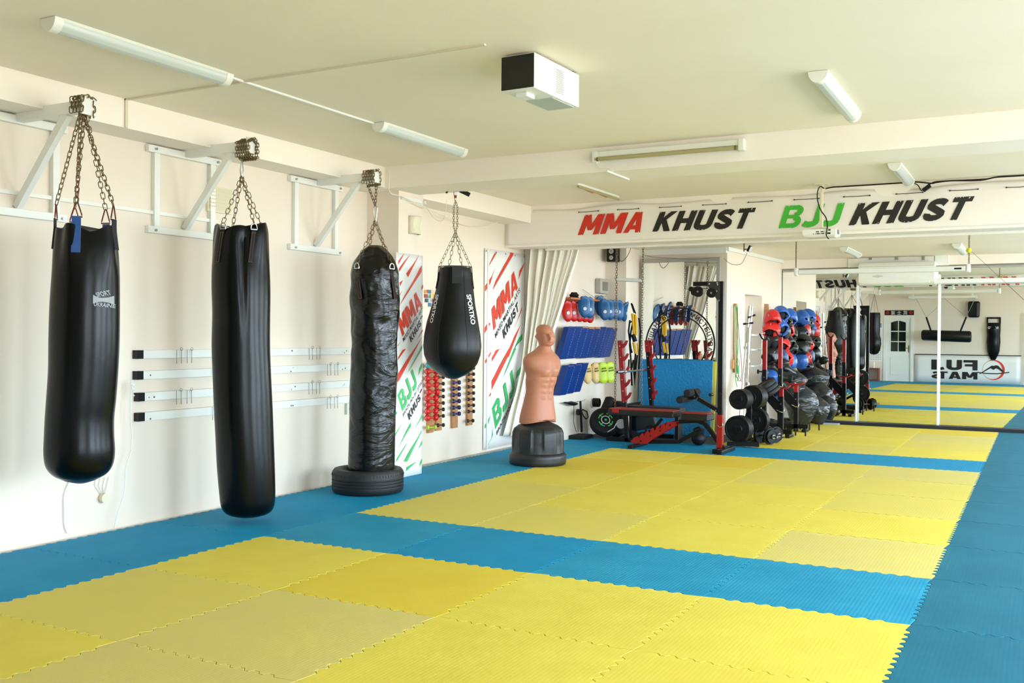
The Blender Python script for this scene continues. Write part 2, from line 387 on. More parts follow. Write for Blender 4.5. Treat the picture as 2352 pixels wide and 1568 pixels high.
# ================================================================ PUZZLE MATS
def edge_pts(n=13,a=.011):
    P=[]
    for k in range(n):
        p=1/n
        if 0<k<n-1: P+=[(k*p+.12*p,a),(k*p+.38*p,a),(k*p+.62*p,-a),(k*p+.88*p,-a)]
    return P
EP=edge_pts()
def mat_mesh(x0=0.,x1=1.,y0=0.,y1=1.,flat=()):
    w=x1-x0; h=y1-y0; P=[]
    def seg(side):
        o=[]
        for s,a in EP:
            if side in flat: continue
            if side=='b': q=(x0+s*w,y0+a)
            elif side=='r': q=(x1+a,y0+s*h)
            elif side=='t': q=(x1-s*w,y1+dict_a(1-s))
            else: q=(x0+dict_a(1-s),y1-s*h)
            o.append(q)
        return o
    def dict_a(s):
        for t,a in EP:
            if abs(t-s)<1e-6: return a
        return 0
    # mirrored edges reuse the same profile so that neighbours interlock
    bot=[(x0+s*w,y0+(0 if 'b' in flat else a)) for s,a in EP]; rt=[(x1+(0 if 'r' in flat else a),y0+s*h) for s,a in EP]
    tp=[(x0+s*w,y1+(0 if 't' in flat else a)) for s,a in EP][::-1]; lf=[(x0+(0 if 'l' in flat else a),y0+s*h) for s,a in EP][::-1]
    P=[(x0,y0)]+bot+[(x1,y0)]+rt+[(x1,y1)]+tp+[(x0,y1)]+lf
    n=len(P)
    def inset(d):
        Q=[]
        for i in range(n):
            a=Vector(P[i-1]); b=Vector(P[i]); c=Vector(P[(i+1)%n]); n1=Vector((-(b-a).y,(b-a).x)).normalized(); n2=Vector((-(c-b).y,(c-b).x)).normalized()
            v=n1+n2; v=v/max(v.length_squared,1e-6)*2; 
            if v.length>1.6: v=v.normalized()*1.6
            Q.append(b+v*d)
        return Q
    A=inset(.0008); B=inset(.0034)
    m=MB(); m.rings([[(q.x,q.y,-.0255) for q in A],[(q.x,q.y,-.003) for q in A],[(q.x,q.y,0) for q in B]])
    return m
def matmat(name,a,b,st=.15):
    mm=bpy.data.materials.new(name); mm.use_nodes=True; nt=mm.node_tree; bs=nt.nodes['Principled BSDF']; L=nt.links
    tc=nt.nodes.new('ShaderNodeTexCoord'); n=nt.nodes.new('ShaderNodeTexNoise'); n.inputs['Scale'].default_value=2.2; n.inputs['Detail'].default_value=7; n.inputs['Roughness'].default_value=.65
    oi=nt.nodes.new('ShaderNodeObjectInfo'); va=nt.nodes.new('ShaderNodeVectorMath'); va.operation='ADD'
    L.new(tc.outputs['Object'],va.inputs[0]); L.new(oi.outputs['Location'],va.inputs[1]); L.new(va.outputs[0],n.inputs[0])
    r=nt.nodes.new('ShaderNodeValToRGB'); r.color_ramp.elements[0].position=.35; r.color_ramp.elements[1].position=.68
    r.color_ramp.elements[0].color=lin(a); r.color_ramp.elements[1].color=lin(b); L.new(n.outputs[0],r.inputs[0]); L.new(r.outputs[0],bs.inputs['Base Color'])
    bs.inputs['Roughness'].default_value=.72; bs.inputs['Specular IOR Level'].default_value=.22
    mp=nt.nodes.new('ShaderNodeMapping'); mp.inputs['Scale'].default_value=(38,38,38); mp.inputs['Rotation'].default_value=(0,0,0); L.new(tc.outputs['Object'],mp.inputs[0])
    ck=nt.nodes.new('ShaderNodeTexWave'); ck.wave_type='BANDS'; ck.inputs['Scale'].default_value=.42; ck.inputs['Distortion'].default_value=.3; L.new(mp.outputs[0],ck.inputs[0])
    bp=nt.nodes.new('ShaderNodeBump'); bp.inputs['Strength'].default_value=st; bp.inputs['Distance'].default_value=.0015; L.new(ck.outputs[1],bp.inputs['Height']); L.new(bp.outputs[0],bs.inputs['Normal'])
    return mm
YM_=[matmat('mat_foam_yellow',(226,208,84),(218,198,76)),matmat('mat_foam_yellow_worn',(214,198,100),(218,200,90)),matmat('mat_foam_yellow_deep',(220,192,56),(224,200,70)),matmat('mat_foam_yellow_faded',(210,194,114),(214,198,106))]
BM_=[matmat('mat_foam_blue',(0,134,180),(14,144,188),.35),matmat('mat_foam_blue_worn',(20,138,176),(38,150,186),.3),matmat('mat_foam_teal',(18,100,124),(26,110,134),.12)]
base=mat_mesh(); tile=None; cutc={}
ordn=['first','second','third','fourth','fifth','sixth','seventh']
def ordw(i): return ordn[i]
def rowname(j):
    if j<-5: return 'cut strip touching the rear wall'
    if j<-4: return 'border row by the rear wall'
    if j<0: return '%s row before the near blue stripe'%ordw(-1-j)
    if j==0: return 'in the near blue stripe'
    if j<6: return '%s row beyond the near blue stripe'%ordw(j-1)
    if j==6: return 'in the far blue stripe'
    return '%s row beyond the far blue stripe'%ordw(j-7)
def place_mat(i,j,y0=0.,y1=1.,x0=0.,x1=1.):
    global tile
    border=i in (-1,4,5) or j<-4 or j in (0,6)
    col='blue' if border else 'yellow'
    rnd=random.Random(i*31+j*17)
    if not border:
        mt=YM_[rnd.choices([0,1,2,3],[5,3,2,1.2])[0]]
        if (i,j)==(1,-2): mt=YM_[3]
        if (i,j)==(1,-1): mt=YM_[2]
        if (i,j) in((0,-1),(2,-2),(3,-1)): mt=YM_[0]
    elif i>=4: mt=BM_[2]
    else: mt=BM_[0] if rnd.random()<.7 else BM_[1]
    key=(x0,x1,y0,y1)
    if key==(0.,1.,0.,1.):
        if tile is None: o=base.build('puzzle_mat',mt); tile=o
        else: o=tile.copy(); COL.objects.link(o)
    else:
        fl=''.join(c for c,t in (('l',x0>0),('r',x1<1),('b',y0>0),('t',y1<1)) if t)
        o=mat_mesh(x0,x1,y0,y1,fl).build('puzzle_mat',mt)
    o.material_slots[0].link='OBJECT'; o.material_slots[0].material=mt
    o.location=(i,j,0)
    cn='against left wall' if i<0 else '%s column from left'%ordw(i)
    tone={YM_[0]:'bright yellow',YM_[1]:'slightly worn yellow',YM_[2]:'deep yellow',YM_[3]:'pale faded yellow',BM_[0]:'blue',BM_[1]:'scuffed blue',BM_[2]:'teal blue'}[mt]
    tag(o,'%s foam mat, %s, %s'%(tone,rowname(j),cn),'gym mat','interlocking foam mats on the floor')
for j in range(-6,11):
    for i in range(-1,6):
        x0=0.;x1=1.;y0=0.;y1=1.
        if j==-6: y0=.4
        if j==10: y1=.84
        if i==-1 and j==2: 
            pass
        if i==-1 and j>=6: x0=.14
        if i<=0 and j>=7: continue
        if i==1 and j==6: pass
        place_mat(i,j,y0,y1,x0,x1)
# black rubber floor of the exercise corner
m=MB(); m.box2((-.87,7.02,-.0255),(.985,8.39,-.006)); tag(m.build('rubber_floor_mat',RUBF,bevel=.003),'black speckled rubber mat under the weights in the exercise corner','gym mat')
m=MB(); m.box2((.86,10.87,-.0255),(6.04,10.96,.045)); tag(m.build('floor_strip',mat('navy_black_rubber',(14,16,26),.6),bevel=.004),'black strip on the floor along the foot of the big mirror','strip')
# ================================================================ MIRRORS
def mirror(name,label,X0,X1,Y,z0,z1,delta,fr,frm,posts=None,bow=0):
    c=Vector(((X0+X1)/2,Y,0)); w=(X1-X0)/2; d=Vector((math.cos(delta),-math.sin(delta),0)); nn=Vector((-math.sin(delta),-math.cos(delta),0))
    t=thing(name,label,'mirror',(c.x,c.y,0),'mirror panels on the back wall' if 'panel' in label else None)
    m=MB()
    nu=16
    def fn(u,v): 
        x=(2*u-1)*w; return c+d*x+nn*(bow*(1-(2*u-1)**2))+Vector((0,0,z0+(z1-z0)*v))
    m.grid(fn,nu,1); P=m.v[:]; k=len(P); m.add([p-nn*.005 for p in P],[]); 
    o=m.build('glass',MIRR,t,smooth='all')
    m=MB(); m.box2((0,0,0),(0,0,0)); m=MB()
    def at(x,z,off=.004): return c+d*x+nn*off+Vector((0,0,z))
    for (xa,za,xb,zb,ww) in fr:
        m.bar(at(xa*w,za),at(xb*w,zb),ww,.012,up=tuple(nn))
    if fr: m.build('frame',frm,t,bevel=.002)
    m=MB(); m.bar(at(-w,(z0+z1)/2,-.012),at(w,(z0+z1)/2,-.012),z1-z0,.01,up=tuple(nn)); m.build('backing',mat('mirror_backing',(90,92,92),.7),t)
    return t,at,w
ALU=mat('brushed_aluminium',(176,176,168),.35,.5)
M1A=ony(1474,700,8.33).x; M1B=ony(1647,700,8.29).x; M1Z=ony(1560,601,8.31).z
t,at1,w1=mirror('wall_mirror','tall framed mirror with a black ring emblem in the exercise corner',M1A,M1B,8.31,.05,M1Z,math.radians(2.8),
   [(-1,M1Z+.02,1,M1Z+.02,.05),(-1,.06,-1,M1Z,.015),(1.03,.03,1.03,M1Z+.04,.05)],ALU)
# emblem on the glass
ECX,ECZ=None,None
def onmir1(u,v):
    d=Vector((math.cos(math.radians(2.8)),-math.sin(math.radians(2.8)),0)); nn=Vector((-d.y*-1*-1,0,0)); nn=Vector((-math.sin(math.radians(2.8)),-math.cos(math.radians(2.8)),0))
    r=ray(u,v); c=Vector(((M1A+M1B)/2,8.31,0)); t_=(c-CAM).dot(nn)/r.dot(nn); return CAM+r*t_
ec=onmir1(1561,791); ex=(onmir1(1643,791)-ec); er=ex.length; ex.normalize(); ez=Vector((0,0,1)); nn1=Vector((-math.sin(math.radians(2.8)),-math.cos(math.radians(2.8)),0))
em=MB()
for ra,rb in ((.958*er,1.0*er),(.735*er,.768*er)):
    N=96; A=[ec+nn1*.003+ex*(math.cos(2*PI*k/N)*rb)+ez*(math.sin(2*PI*k/N)*rb) for k in range(N)]; B=[ec+nn1*.003+ex*(math.cos(2*PI*k/N)*ra)+ez*(math.sin(2*PI*k/N)*ra) for k in range(N)]
    em.add(A+B,[(k,(k+1)%N,N+(k+1)%N,N+k) for k in range(N)])
st='ЗМІШАНІ БОЙОВІ МИСТЕЦТВА'; a0,a1=math.radians(193),math.radians(-13); wts=[.6 if c in 'І ' else 1.25 if c in 'МШ' else 1 for c in st]; tot=sum(wts); acc=0
for chh,wt in zip(st,wts):
    am=a0+(a1-a0)*((acc+wt/2)/tot); acc+=wt
    if chh==' ': continue
    rad=Vector((math.cos(am),math.sin(am))); tan=Vector((math.sin(am),-math.cos(am)))
    hw=abs(a1-a0)/tot*wt*er*.85*.41; h0,h1=er*.80,er*.93
    def P(a,b): q=rad*b+tan*a; return ec+nn1*.003+ex*q.x+ez*q.y
    text_add(em,chh,P(-hw,h0),P(hw,h0),P(-hw,h1),bold=.018)
em.build('emblem',mat('black_sticker',(8,8,10),.5),t)
edges=[.86,2.02,3.18,4.34,5.5]; dl=[1.8,1.4,1.1,.9]; wn=['leftmost wall mirror panel, beside the headgear and bin bags','middle wall mirror panel behind the white air conditioner','wall mirror panel right of the second white post, reflecting the white lettered banner','rightmost wall mirror panel at the edge of the hall']
for k in range(4):
    mirror('wall_mirror',wn[k],edges[k],edges[k+1],11.0,.05,2.41,math.radians(dl[k]),[(-1,2.40,1,2.40,.03)],ALU)
for k in (1,2,3):
    m=MB(); m.box2((edges[k]-.016,10.95,.05),(edges[k]+.016,10.975,2.30)); tag(m.build('mirror_joint_strip',WHITE,bevel=.004),['','slim white upright strip left of the middle mirror panel','slim white upright strip right of the middle mirror panel','slim white upright strip nearest the right end of the mirrors'][k],'strip','white strips over the mirror joints')
# ================================================================ HEAVY BAGS, BRACKETS, TYRE
RH=Vector((AR.x,AR.y,0)).normalized()      # horizontal direction across the view
def bag_rings(D,rows,n=48,crease=None):
    R=[]; zs=[]
    for v,xl,xr in rows:
        a=atd(xl,v,D); b=atd(xr,v,D); c=(a+b)/2; r=(b-a).length/2; zs.append((c,r))
    return zs
def loft(zs,n=56,sub=4,fn=None,zf=None):
    """zs: list (centre,radius) top->bottom; catmull resample"""
    out=[]; m=len(zs)
    def cr(a,b,c,d,t): return .5*((2*b)+(-a+c)*t+(2*a-5*b+4*c-d)*t*t+(-a+3*b-3*c+d)*t**3)
    for i in range(m-1):
        p=[zs[max(0,min(m-1,i+k))] for k in (-1,0,1,2)]
        for j in range(sub):
            t=j/sub; out.append((Vector([cr(p[0][0][k],p[1][0][k],p[2][0][k],p[3][0][k],t) for k in range(3)]),cr(p[0][1],p[1][1],p[2][1],p[3][1],t)))
    out.append(zs[-1]); R=[]
    for c,r in out:
        R.append([c+Vector((0,0,zf(2*PI*k/n,c.z) if zf else 0))+Vector((math.cos(2*PI*k/n),math.sin(2*PI*k/n),0))*(r*(1+(fn(2*PI*k/n,c.z) if fn else 0))) for k in range(n)])
    return R
def bracket(label,y,z=2.675,xt=-.45):
    t=thing('bag_bracket',label,'bracket',(-1.1,y,z-.55),'welded steel bag brackets on the left wall')
    m=MB(); m.box2((-1.1,y-.028,z-.035),(xt,y+.028,z+.035)); m.build('arm',WHITE,t,bevel=.003)
    m=MB(); m.box2((xt,y-.04,z-.05),(xt+.012,y+.06,z+.06)); m.build('end_plate',WHITE,t)
    m=MB(); m.bar((xt-.17,y,z-.03),(-1.085,y-.0,z-.56),.05,.04,up=(0,1,0)); m.build('brace',WHITE,t,bevel=.003)
    m=MB(); 
    for dy in (-.28,.26): m.box2((-1.1,y+dy-.025,z-.57),(-1.063,y+dy+.025,z-.045))
    m.box2((-1.1,y-.36,z-.045),(-1.06,y+.34,z+.005)); m.box2((-1.1,y-.36,z-.62),(-1.06,y+.34,z-.57)); m.build('wall_frame',WHITE,t,bevel=.003)
    m=MB()
    for dy in (-.3,.3):
        for dz in (-.02,-.6): m.tube([(-1.06,y+dy,z+dz),(-1.045,y+dy,z+dz)],.009,6)
    m.build('bolts',STEEL,t)
bracket('white steel bracket holding the leftmost bag with blue straps',-1.03)
bracket('white steel bracket holding the long bag by the vent',.33)
bracket('white steel bracket holding the wrinkled bag standing in a tyre',1.83)
def straps(t,zs,ztop,zbot,angs,w,m_,rings='d',lean=.02,stitch=True,topc=None,topr=None,name='strap'):
    for a in angs:
        d=Vector((math.cos(a),math.sin(a),0)); s=Vector((-d.y,d.x,0)); m=MB()
        def R(z):
            for (c0,r0),(c1,r1) in zip(zs,zs[1:]):
                if c0.z>=z>=c1.z:
                    k=(c0.z-z)/max(1e-6,c0.z-c1.z); return c0+(c1-c0)*k,r0+(r1-r0)*k
            return (zs[0] if z>zs[0][0].z else zs[-1])
        P=[];K=7
        for i in range(K+1):
            z=ztop+(zbot-ztop)*i/K; c,r=R(z); base=Vector((c.x,c.y,z))+d*(r+.006)+s*(lean*i/K); P+= [base-s*w/2,base+s*w/2]
        m.add(P,[(2*i,2*i+1,2*i+3,2*i+2) for i in range(K)]); o=m.build(name,m_,t,solid=.006)
        if stitch:
            q=MB()
            for k in (1,-1): q.tube([P[2*i+(0 if k>0 else 1)]+s*(k*.006)+d*.005 for i in range(1,K+1)],.0009,4)
            q.tube([P[2]+d*.005,P[3]+d*.005],.0014,4); q.tube([P[-2]+d*.005,P[-1]+d*.005],.0014,4); q.build('stitching',ORG,o)
def dring(m,c,w,h,side,r=.0035,tri=False):
    c=Vector(c); side=Vector(side).normalized(); up=Vector((0,0,1)); P=[]
    if tri: pts=[(-1,0),(-.9,.15),(-.2,.95),(0,1),(.2,.95),(.9,.15),(1,0)]
    else: pts=[(-1,0),(-1,.4),(-.8,.75),(-.4,.95),(0,1),(.4,.95),(.8,.75),(1,.4),(1,0)]
    m.tube([c+side*(a*w/2)+up*(b*h) for a,b in pts],r,6,closed=True)
def ring1(b,w,h,side,r,tri,mm):
    q=MB(); dring(q,b,w,h,side,r,tri); q.build('ring',mm,t,smooth=True)
CHM=[RUST]
def chain1(pts,**k):
    q=MB(); chain(q,pts,**k); return q.build('chain',CHM[0],t,smooth='all')
# ---- bag 1
hx,hy=-.46,-1.03; D1=depth((hx,hy,1.5))
rows=[(527,134,262),(545,132,264),(575,129,268),(620,126,270),(700,121,270),(780,119,269),(850,118,266),(920,113,261),(960,110,257),(1000,108,257),(1040,107,259),(1070,112,254),(1090,128,240),(1101,152,216),(1106,175,196)]
zs=bag_rings(D1,rows); off=Vector((hx,hy,0))-Vector((zs[4][0].x,zs[4][0].y,0))
zs=[(c,r) for c,r in zs]
t=thing('heavy_bag','smooth black punching bag with blue webbing straps, hanging farthest left','punching bag',(zs[4][0].x,zs[4][0].y,zs[-1][0].z),'black punching bags along the left wall')
def cr1(a,z):
    top=zs[0][0].z; bot=zs[-1][0].z; k=max(0,1-(top-z)/.28)
    return .075*k*math.sin(5*a+1)+.035*k*math.sin(9*a)+.005*math.sin(2*a+z*5)
R=loft(zs,n=80,fn=cr1,zf=lambda a,z:max(0,1-(zs[0][0].z-z)/.1)*(.016*math.sin(5*a+1)+.010*math.sin(3*a))); 
m=MB(); m.rings(R); m.build('body',VINYL,t,smooth=True)
m=MB(); m.rings(loft([(zs[-3][0],zs[-3][1]*.985),(zs[-2][0]-Vector((0,0,.004)),zs[-2][1]*1.02),(zs[-1][0]-Vector((0,0,.008)),zs[-1][1]*.9)],sub=2)); m.build('bottom_patch',mat('navy_vinyl',(14,30,70),.4),t,smooth=True)
ca=math.atan2(-AF.y,-AF.x)   # angle facing the camera
zt=zs[0][0].z
angs=[ca+PI/2*k-.28 for k in range(4)]+[ca+PI/4+.9]
angs=[ca-1.45,ca-.35,ca+.02+.02,ca+1.25,ca+1.75]
angs=[ca+1.5,ca+.1,ca-1.35,ca+PI-.3,ca+PI+.8,ca-.6-PI/2]
angs=angs[:5]
straps(t,zs,zt+.06,zt-.15,[angs[1]],.05,BLUES,stitch=False,lean=0)
straps(t,zs,zt+.06,zt-.12,[angs[0],angs[2]],.05,mat('navy_webbing',(20,26,40),.7),stitch=False,lean=0)
straps(t,zs,zt+.05,zt-.06,[angs[3],angs[4]],.05,BLUES,stitch=False,lean=0)
m=MB(); tips=[]
for a in angs:
    d=Vector((math.cos(a),math.sin(a),0)); c,r=zs[0]; b=Vector((c.x,c.y,zt+.055))+d*(r+.006)*.97; ring1(b,.062,.085,(-d.y,d.x,0),.0042,True,MATS.get('rusty_ring') or mat('rusty_ring',(120,70,48),.5,.7)); tips.append(b+Vector((0,0,.085)))

m=MB(); X=Vector((-.49,-1.03,2.72))
for i,b in enumerate(tips):
    x=X+Vector((.012*i-.02,.0,-.03)); chain1([b,x],L=.042,w=.019,r=.0031)
    
for k in range(4):   # wrapped round the arm
    cx=-.53+.03*k; chain1([(cx,-1.075,2.64),(cx,-1.07,2.72),(cx+.01,-1.03,2.735),(cx,-.99,2.72),(cx,-.99,2.62)],L=.042,w=.018,r=.0035)

m=MB()
sc=atd(258,700,D1)
def onbag(zs,u,v,D,out=.004):
    p=atd(u,v,D)
    for (c0,r0),(c1,r1) in zip(zs,zs[1:]):
        if c0.z>=p.z>=c1.z:
            k=(c0.z-p.z)/max(1e-6,c0.z-c1.z); c=c0+(c1-c0)*k; r=r0+(r1-r0)*k
            x=(p-c).dot(RH); x=max(-r*.985,min(r*.985,x)); fwd=Vector((-AF.x,-AF.y,0)).normalized()
            q=Vector((c.x,c.y,p.z))+RH*x+fwd*math.sqrt(max(0,r*r-x*x)); nr=(q-Vector((c.x,c.y,p.z))).normalized(); return q+nr*out
    return p
def bagtext(m,s,zs,D,u0,v0,u1,v1,h,bold=.03):
    du,dv=u1-u0,v1-v0; L_=math.hypot(du,dv); nu,nv=dv/L_,-du/L_
    text_fn(m,s,lambda a,b:onbag(zs,u0+du*a+nu*h*b,v0+dv*a+nv*h*b,D),bold)
bagtext(m,'SPORT',zs,D1,246,685,266,678,11); bagtext(m,'UKRAINE',zs,D1,240,704,269,708,9)
P=[(239,679),(247,685),(254,686),(262,684),(268,680),(268,700),(262,696),(254,694),(247,695),(239,699)]
m.add([onbag(zs,a,b,D1) for a,b in P],[tuple(range(10))]); m.build('printed_logo',mat('grey_print',(150,152,156),.5),t)
# ---- bag 2
D2=depth((-.45,.33,1.3))
rows=[(522,497,612),(535,494,615),(560,491,616),(600,489,617),(660,488,619),(720,490,619),(790,489,619),(860,491,621),(930,493,624),(1000,497,627),(1070,501,630),(1130,506,631),(1160,510,629),(1176,520,620),(1184,540,600),(1188,560,580)]
zs=bag_rings(D2,rows)
t=thing('heavy_bag','tall black bag with glossy centre crease, hanging just above the blue mats','punching bag',(zs[8][0].x,zs[8][0].y,zs[-1][0].z),'black punching bags along the left wall')
def cr2(a,z):
    top=zs[0][0].z; k=max(0,1-(top-z)/.3); da=((a-(ca+.35)+PI)%(2*PI))-PI; g=math.exp(-(da/.10)**2)*max(0,min(1,(top-z)/.12))*max(0,1-(top-z)/.8)
    return .07*k*math.sin(4*a+.6)+.04*k*math.sin(7*a+2)-.12*g+.006*math.sin(3*a+z*7)
m=MB(); m.rings(loft(zs,n=90,fn=cr2,zf=lambda a,z:max(0,1-(zs[0][0].z-z)/.1)*(.02*math.sin(2*a+1)+.012*math.sin(5*a)))); m.build('body',VINYL,t,smooth=True)
a2=[ca+.72,ca-.42,ca+PI+.6,ca+PI-.6]; zt=zs[0][0].z
straps(t,zs,zt-.02,zt-.26,a2[:2],.032,BLKF,lean=-.03); straps(t,zs,zt+.01,zt-.2,a2[2:],.032,BLKF)
m=MB(); tips=[]
for a in a2:
    d=Vector((math.cos(a),math.sin(a),0)); c,r=zs[0]; b=Vector((c.x,c.y,zt-.03))+d*(r+.016); ring1(b,.045,.042,(-d.y,d.x,0),.0045,False,STEEL); tips.append(b+Vector((0,0,.042)))

m=MB(); J=Vector((c.x,c.y,zt+.36)); 
for b in tips: chain1([b,J],L=.048,w=.02,r=.0028)
K=Vector((-.475,.33,2.60)); J2=J+Vector((0,0,.13))
chain1([J2,K+Vector((-.03,0,.0))],L=.036,w=.017,r=.003); chain1([J2,K+Vector((.04,0,.0))],L=.036,w=.017,r=.003)
for k in range(6):
    cx=-.53+.022*k; chain1([(cx,.28,2.60),(cx,.285,2.70),(cx+.01,.33,2.725),(cx,.375,2.70),(cx,.375,2.60),(cx+.015,.33,2.58),(cx+.01,.28,2.60)],L=.034,w=.016,r=.0033)

m=MB(); m.tube([J+Vector((-.008,0,0)),J+Vector((-.014,0,.05)),J+Vector((0,0,.14)),J+Vector((.014,0,.05)),J+Vector((.008,0,0))],.004,6,closed=True); m.build('snap_hook',STEEL,t,smooth=True)
# ---- bag 3 + tyre
D3=depth((-.47,1.85,1.3))
rows=[(564,848,876),(570,838,886),(580,828,896),(592,819,905),(606,811,912),(625,806,916),(650,806,917),(690,806,918),(730,807,916),(780,807,913),(830,806,913),(880,804,911),(930,803,909),(980,802,908),(1030,801,907),(1070,800,906),(1085,803,902),(1092,812,890)]
zs=bag_rings(D3,rows); zs=[(c,r) for c,r in zs]
t=thing('heavy_bag','heavily wrinkled glossy black bag standing inside a car tyre','punching bag',(zs[12][0].x,zs[12][0].y,zs[-1][0].z),'black punching bags along the left wall')
def cr3(a,z):
    top=zs[0][0].z; q=noise.noise(Vector((math.cos(a)*1.6+3,math.sin(a)*1.6,z*4.5)))
    q2=noise.noise(Vector((math.cos(a)*3,math.sin(a)*3+9,z*10)))
    k=max(0,min(1,(z-.3)/1.2)); kk=max(0,1-(top-z)/.35); da=((a-(ca+.25)+PI)%(2*PI))-PI
    return .075*k*q+.045*k*q2+.05*kk*math.sin(6*a)-.08*math.exp(-(da/.12)**2)*kk
m=MB(); m.rings(loft(zs,n=96,sub=8,fn=cr3)); m.build('body',VINYLW,t,smooth=True)
zc=zs[4][0].z; a3=[ca+.85,ca-.62]
m=MB(); tips=[]; 
straps(t,zs,zc-.06,zc-.30,a3,.032,BLKF,lean=.035); straps(t,zs,zc,zc-.2,[ca+PI+.6,ca+PI-.6],.032,BLKF)
for a in a3+[ca+PI+.6,ca+PI-.6]:
    d=Vector((math.cos(a),math.sin(a),0)); c,r=zs[5]; b=Vector((c.x,c.y,zc-.05))+d*(r+.012); ring1(b,.05,.045,(-d.y,d.x,0),.0045,False,CHROME); tips.append(b+Vector((0,0,.045)))

m=MB(); J=Vector((zs[5][0].x,zs[5][0].y,zs[0][0].z+.21)); up=zs[0][0].z+.03
for i,b in enumerate(tips):
    e=b+(J-b)*.1; chain1([b,Vector((J.x+(b.x-J.x)*.45,J.y+(b.y-J.y)*.45,up)),J],L=.05,w=.02,r=.0028)
K=Vector((-.49,1.83,2.62)); J2=J+Vector((0,0,.13))
chain1([J2,K+Vector((-.03,-.02,0))],L=.036,w=.017,r=.003); chain1([J2,K+Vector((.05,0,0))],L=.036,w=.017,r=.003)
for k in range(5):
    cx=-.545+.027*k; chain1([(cx,1.78,2.62),(cx,1.785,2.715),(cx+.01,1.83,2.73),(cx,1.875,2.71),(cx,1.88,2.62),(cx+.01,1.83,2.60)],L=.036,w=.017,r=.0033)

m=MB(); m.tube([J+Vector((-.006,0,-.01)),J+Vector((-.022,0,.11)),J+Vector((0,0,.14)),J+Vector((.022,0,.11)),J+Vector((.006,0,-.01))],.005,6,closed=True); m.build('carabiner',STEEL,t,smooth=True)
tc=Vector((-.53,1.86,0))
t=thing('car_tyre','worn black car tyre lying flat around the foot of a bag','tyre',tc)
R0=.305
prof=[(.20,.05),(.205,.03),(.25,.012),(.285,.004),(.30,.02),(.305,.05)]
for z in (.075,.10,.125): prof+=[(.305,z-.012),(.296,z-.008),(.296,z-.002),(.305,z+.002)]
prof+=[(.305,.15),(.30,.18),(.285,.2),(.25,.205),(.215,.195),(.195,.175),(.19,.165),(.21,.155),(.27,.15),(.285,.11),(.27,.06),(.2,.05)]
m=MB(); m.lathe(prof,72,tc,cap=False); m.build('body',mat('tyre_rubber',(20,21,22),.55,bump=('noise',(45,45,45),.3,.004)),t,smooth=True)
m=MB()
for k in range(72):
    a=2*PI*k/72; d=Vector((math.cos(a),math.sin(a),0)); s_=Vector((-d.y,d.x,0)); m.bar(tc+d*.298+Vector((0,0,.178)),tc+d*.306+Vector((0,0,.152))+s_*.006,.004,.003)
m.build('tread_sipes',mat('tyre_groove',(8,8,9),.8),t)
# ---- teardrop bag
CHM[0]=GALV
tx,ty=-.33,2.86; D4=depth((tx,ty,1.4))
rows=[(616,1009,1082),(625,1008,1083),(640,1007,1084),(665,1002,1087),(700,993,1091),(740,981,1098),(770,975,1103),(795,973,1105),(815,975,1103),(835,983,1096),(850,996,1084),(861,1012,1068),(868,1028,1053),(870,1038,1044)]
zs=bag_rings(D4,rows)
t=thing('teardrop_bag','black teardrop shaped punching bag hanging from the near ceiling beam','punching bag',(zs[6][0].x,zs[6][0].y,zs[-1][0].z))
def cr4(a,z): return -.006*abs(math.sin(3*(a-ca)+.5))**.25*0+.004*math.sin(6*a)
m=MB(); m.rings(loft(zs,n=72,sub=5,fn=cr4)); body=m.build('body',LEATH,t,smooth=True)
m=MB()
for k in range(6):
    a=ca-.45+k*PI/3; m.tube([c+Vector((math.cos(a),math.sin(a),0))*(r*1.004) for c,r in zs[1:]],.0022,5)
m.build('seam',BLKF,body)
zt=zs[0][0].z; c,r=zs[0]
m=MB(); m.tube([c+Vector((math.cos(2*PI*k/40),math.sin(2*PI*k/40),.012))*1+Vector((math.cos(2*PI*k/40)*(r*1.04-1),math.sin(2*PI*k/40)*(r*1.04-1),0)) for k in range(40)],.004,6,closed=True); m.build('top_hoop',BLK,t,smooth=True)
m=MB(); 
for k in range(60):
    a=2*PI*k/60; d=Vector((math.cos(a),math.sin(a),0)); m.tube([c+d*r*.95,c+d*r*.85+Vector((0,0,-.02)),c+d*r*.7+Vector((0,0,.01))],.006,4)
m.build('laced_rim',mat('worn_leather_rim',(60,54,44),.8),t,smooth=True)
angs=[ca+.15,ca+PI/2+.05,ca+PI+.15,ca-PI/2+.05]
straps(t,zs,zt+.016,zt-.15,[angs[0]],.085,mat('black_strap',(20,20,20),.6),stitch=False,lean=0); straps(t,zs,zt+.016,zt-.19,angs[1:],.05,MATS['black_strap'],stitch=False,lean=0)
J=Vector((c.x,c.y,zt+.33)); m=MB()
for k,a in enumerate([ca+.5,ca+PI/2+.1,ca+PI+.5,ca-PI/2+.1]):
    d=Vector((math.cos(a),math.sin(a),0)); chain1([c+d*r+Vector((0,0,.01)),J],L=.05,w=.021,r=.0026)
for dx in (-.012,.012): chain1([J+Vector((0,0,0)),J+Vector((dx,dx,.06)),J+Vector((dx,dx,.24)),J+Vector((0,0,.30))],L=.03,w=.014,r=.0025)

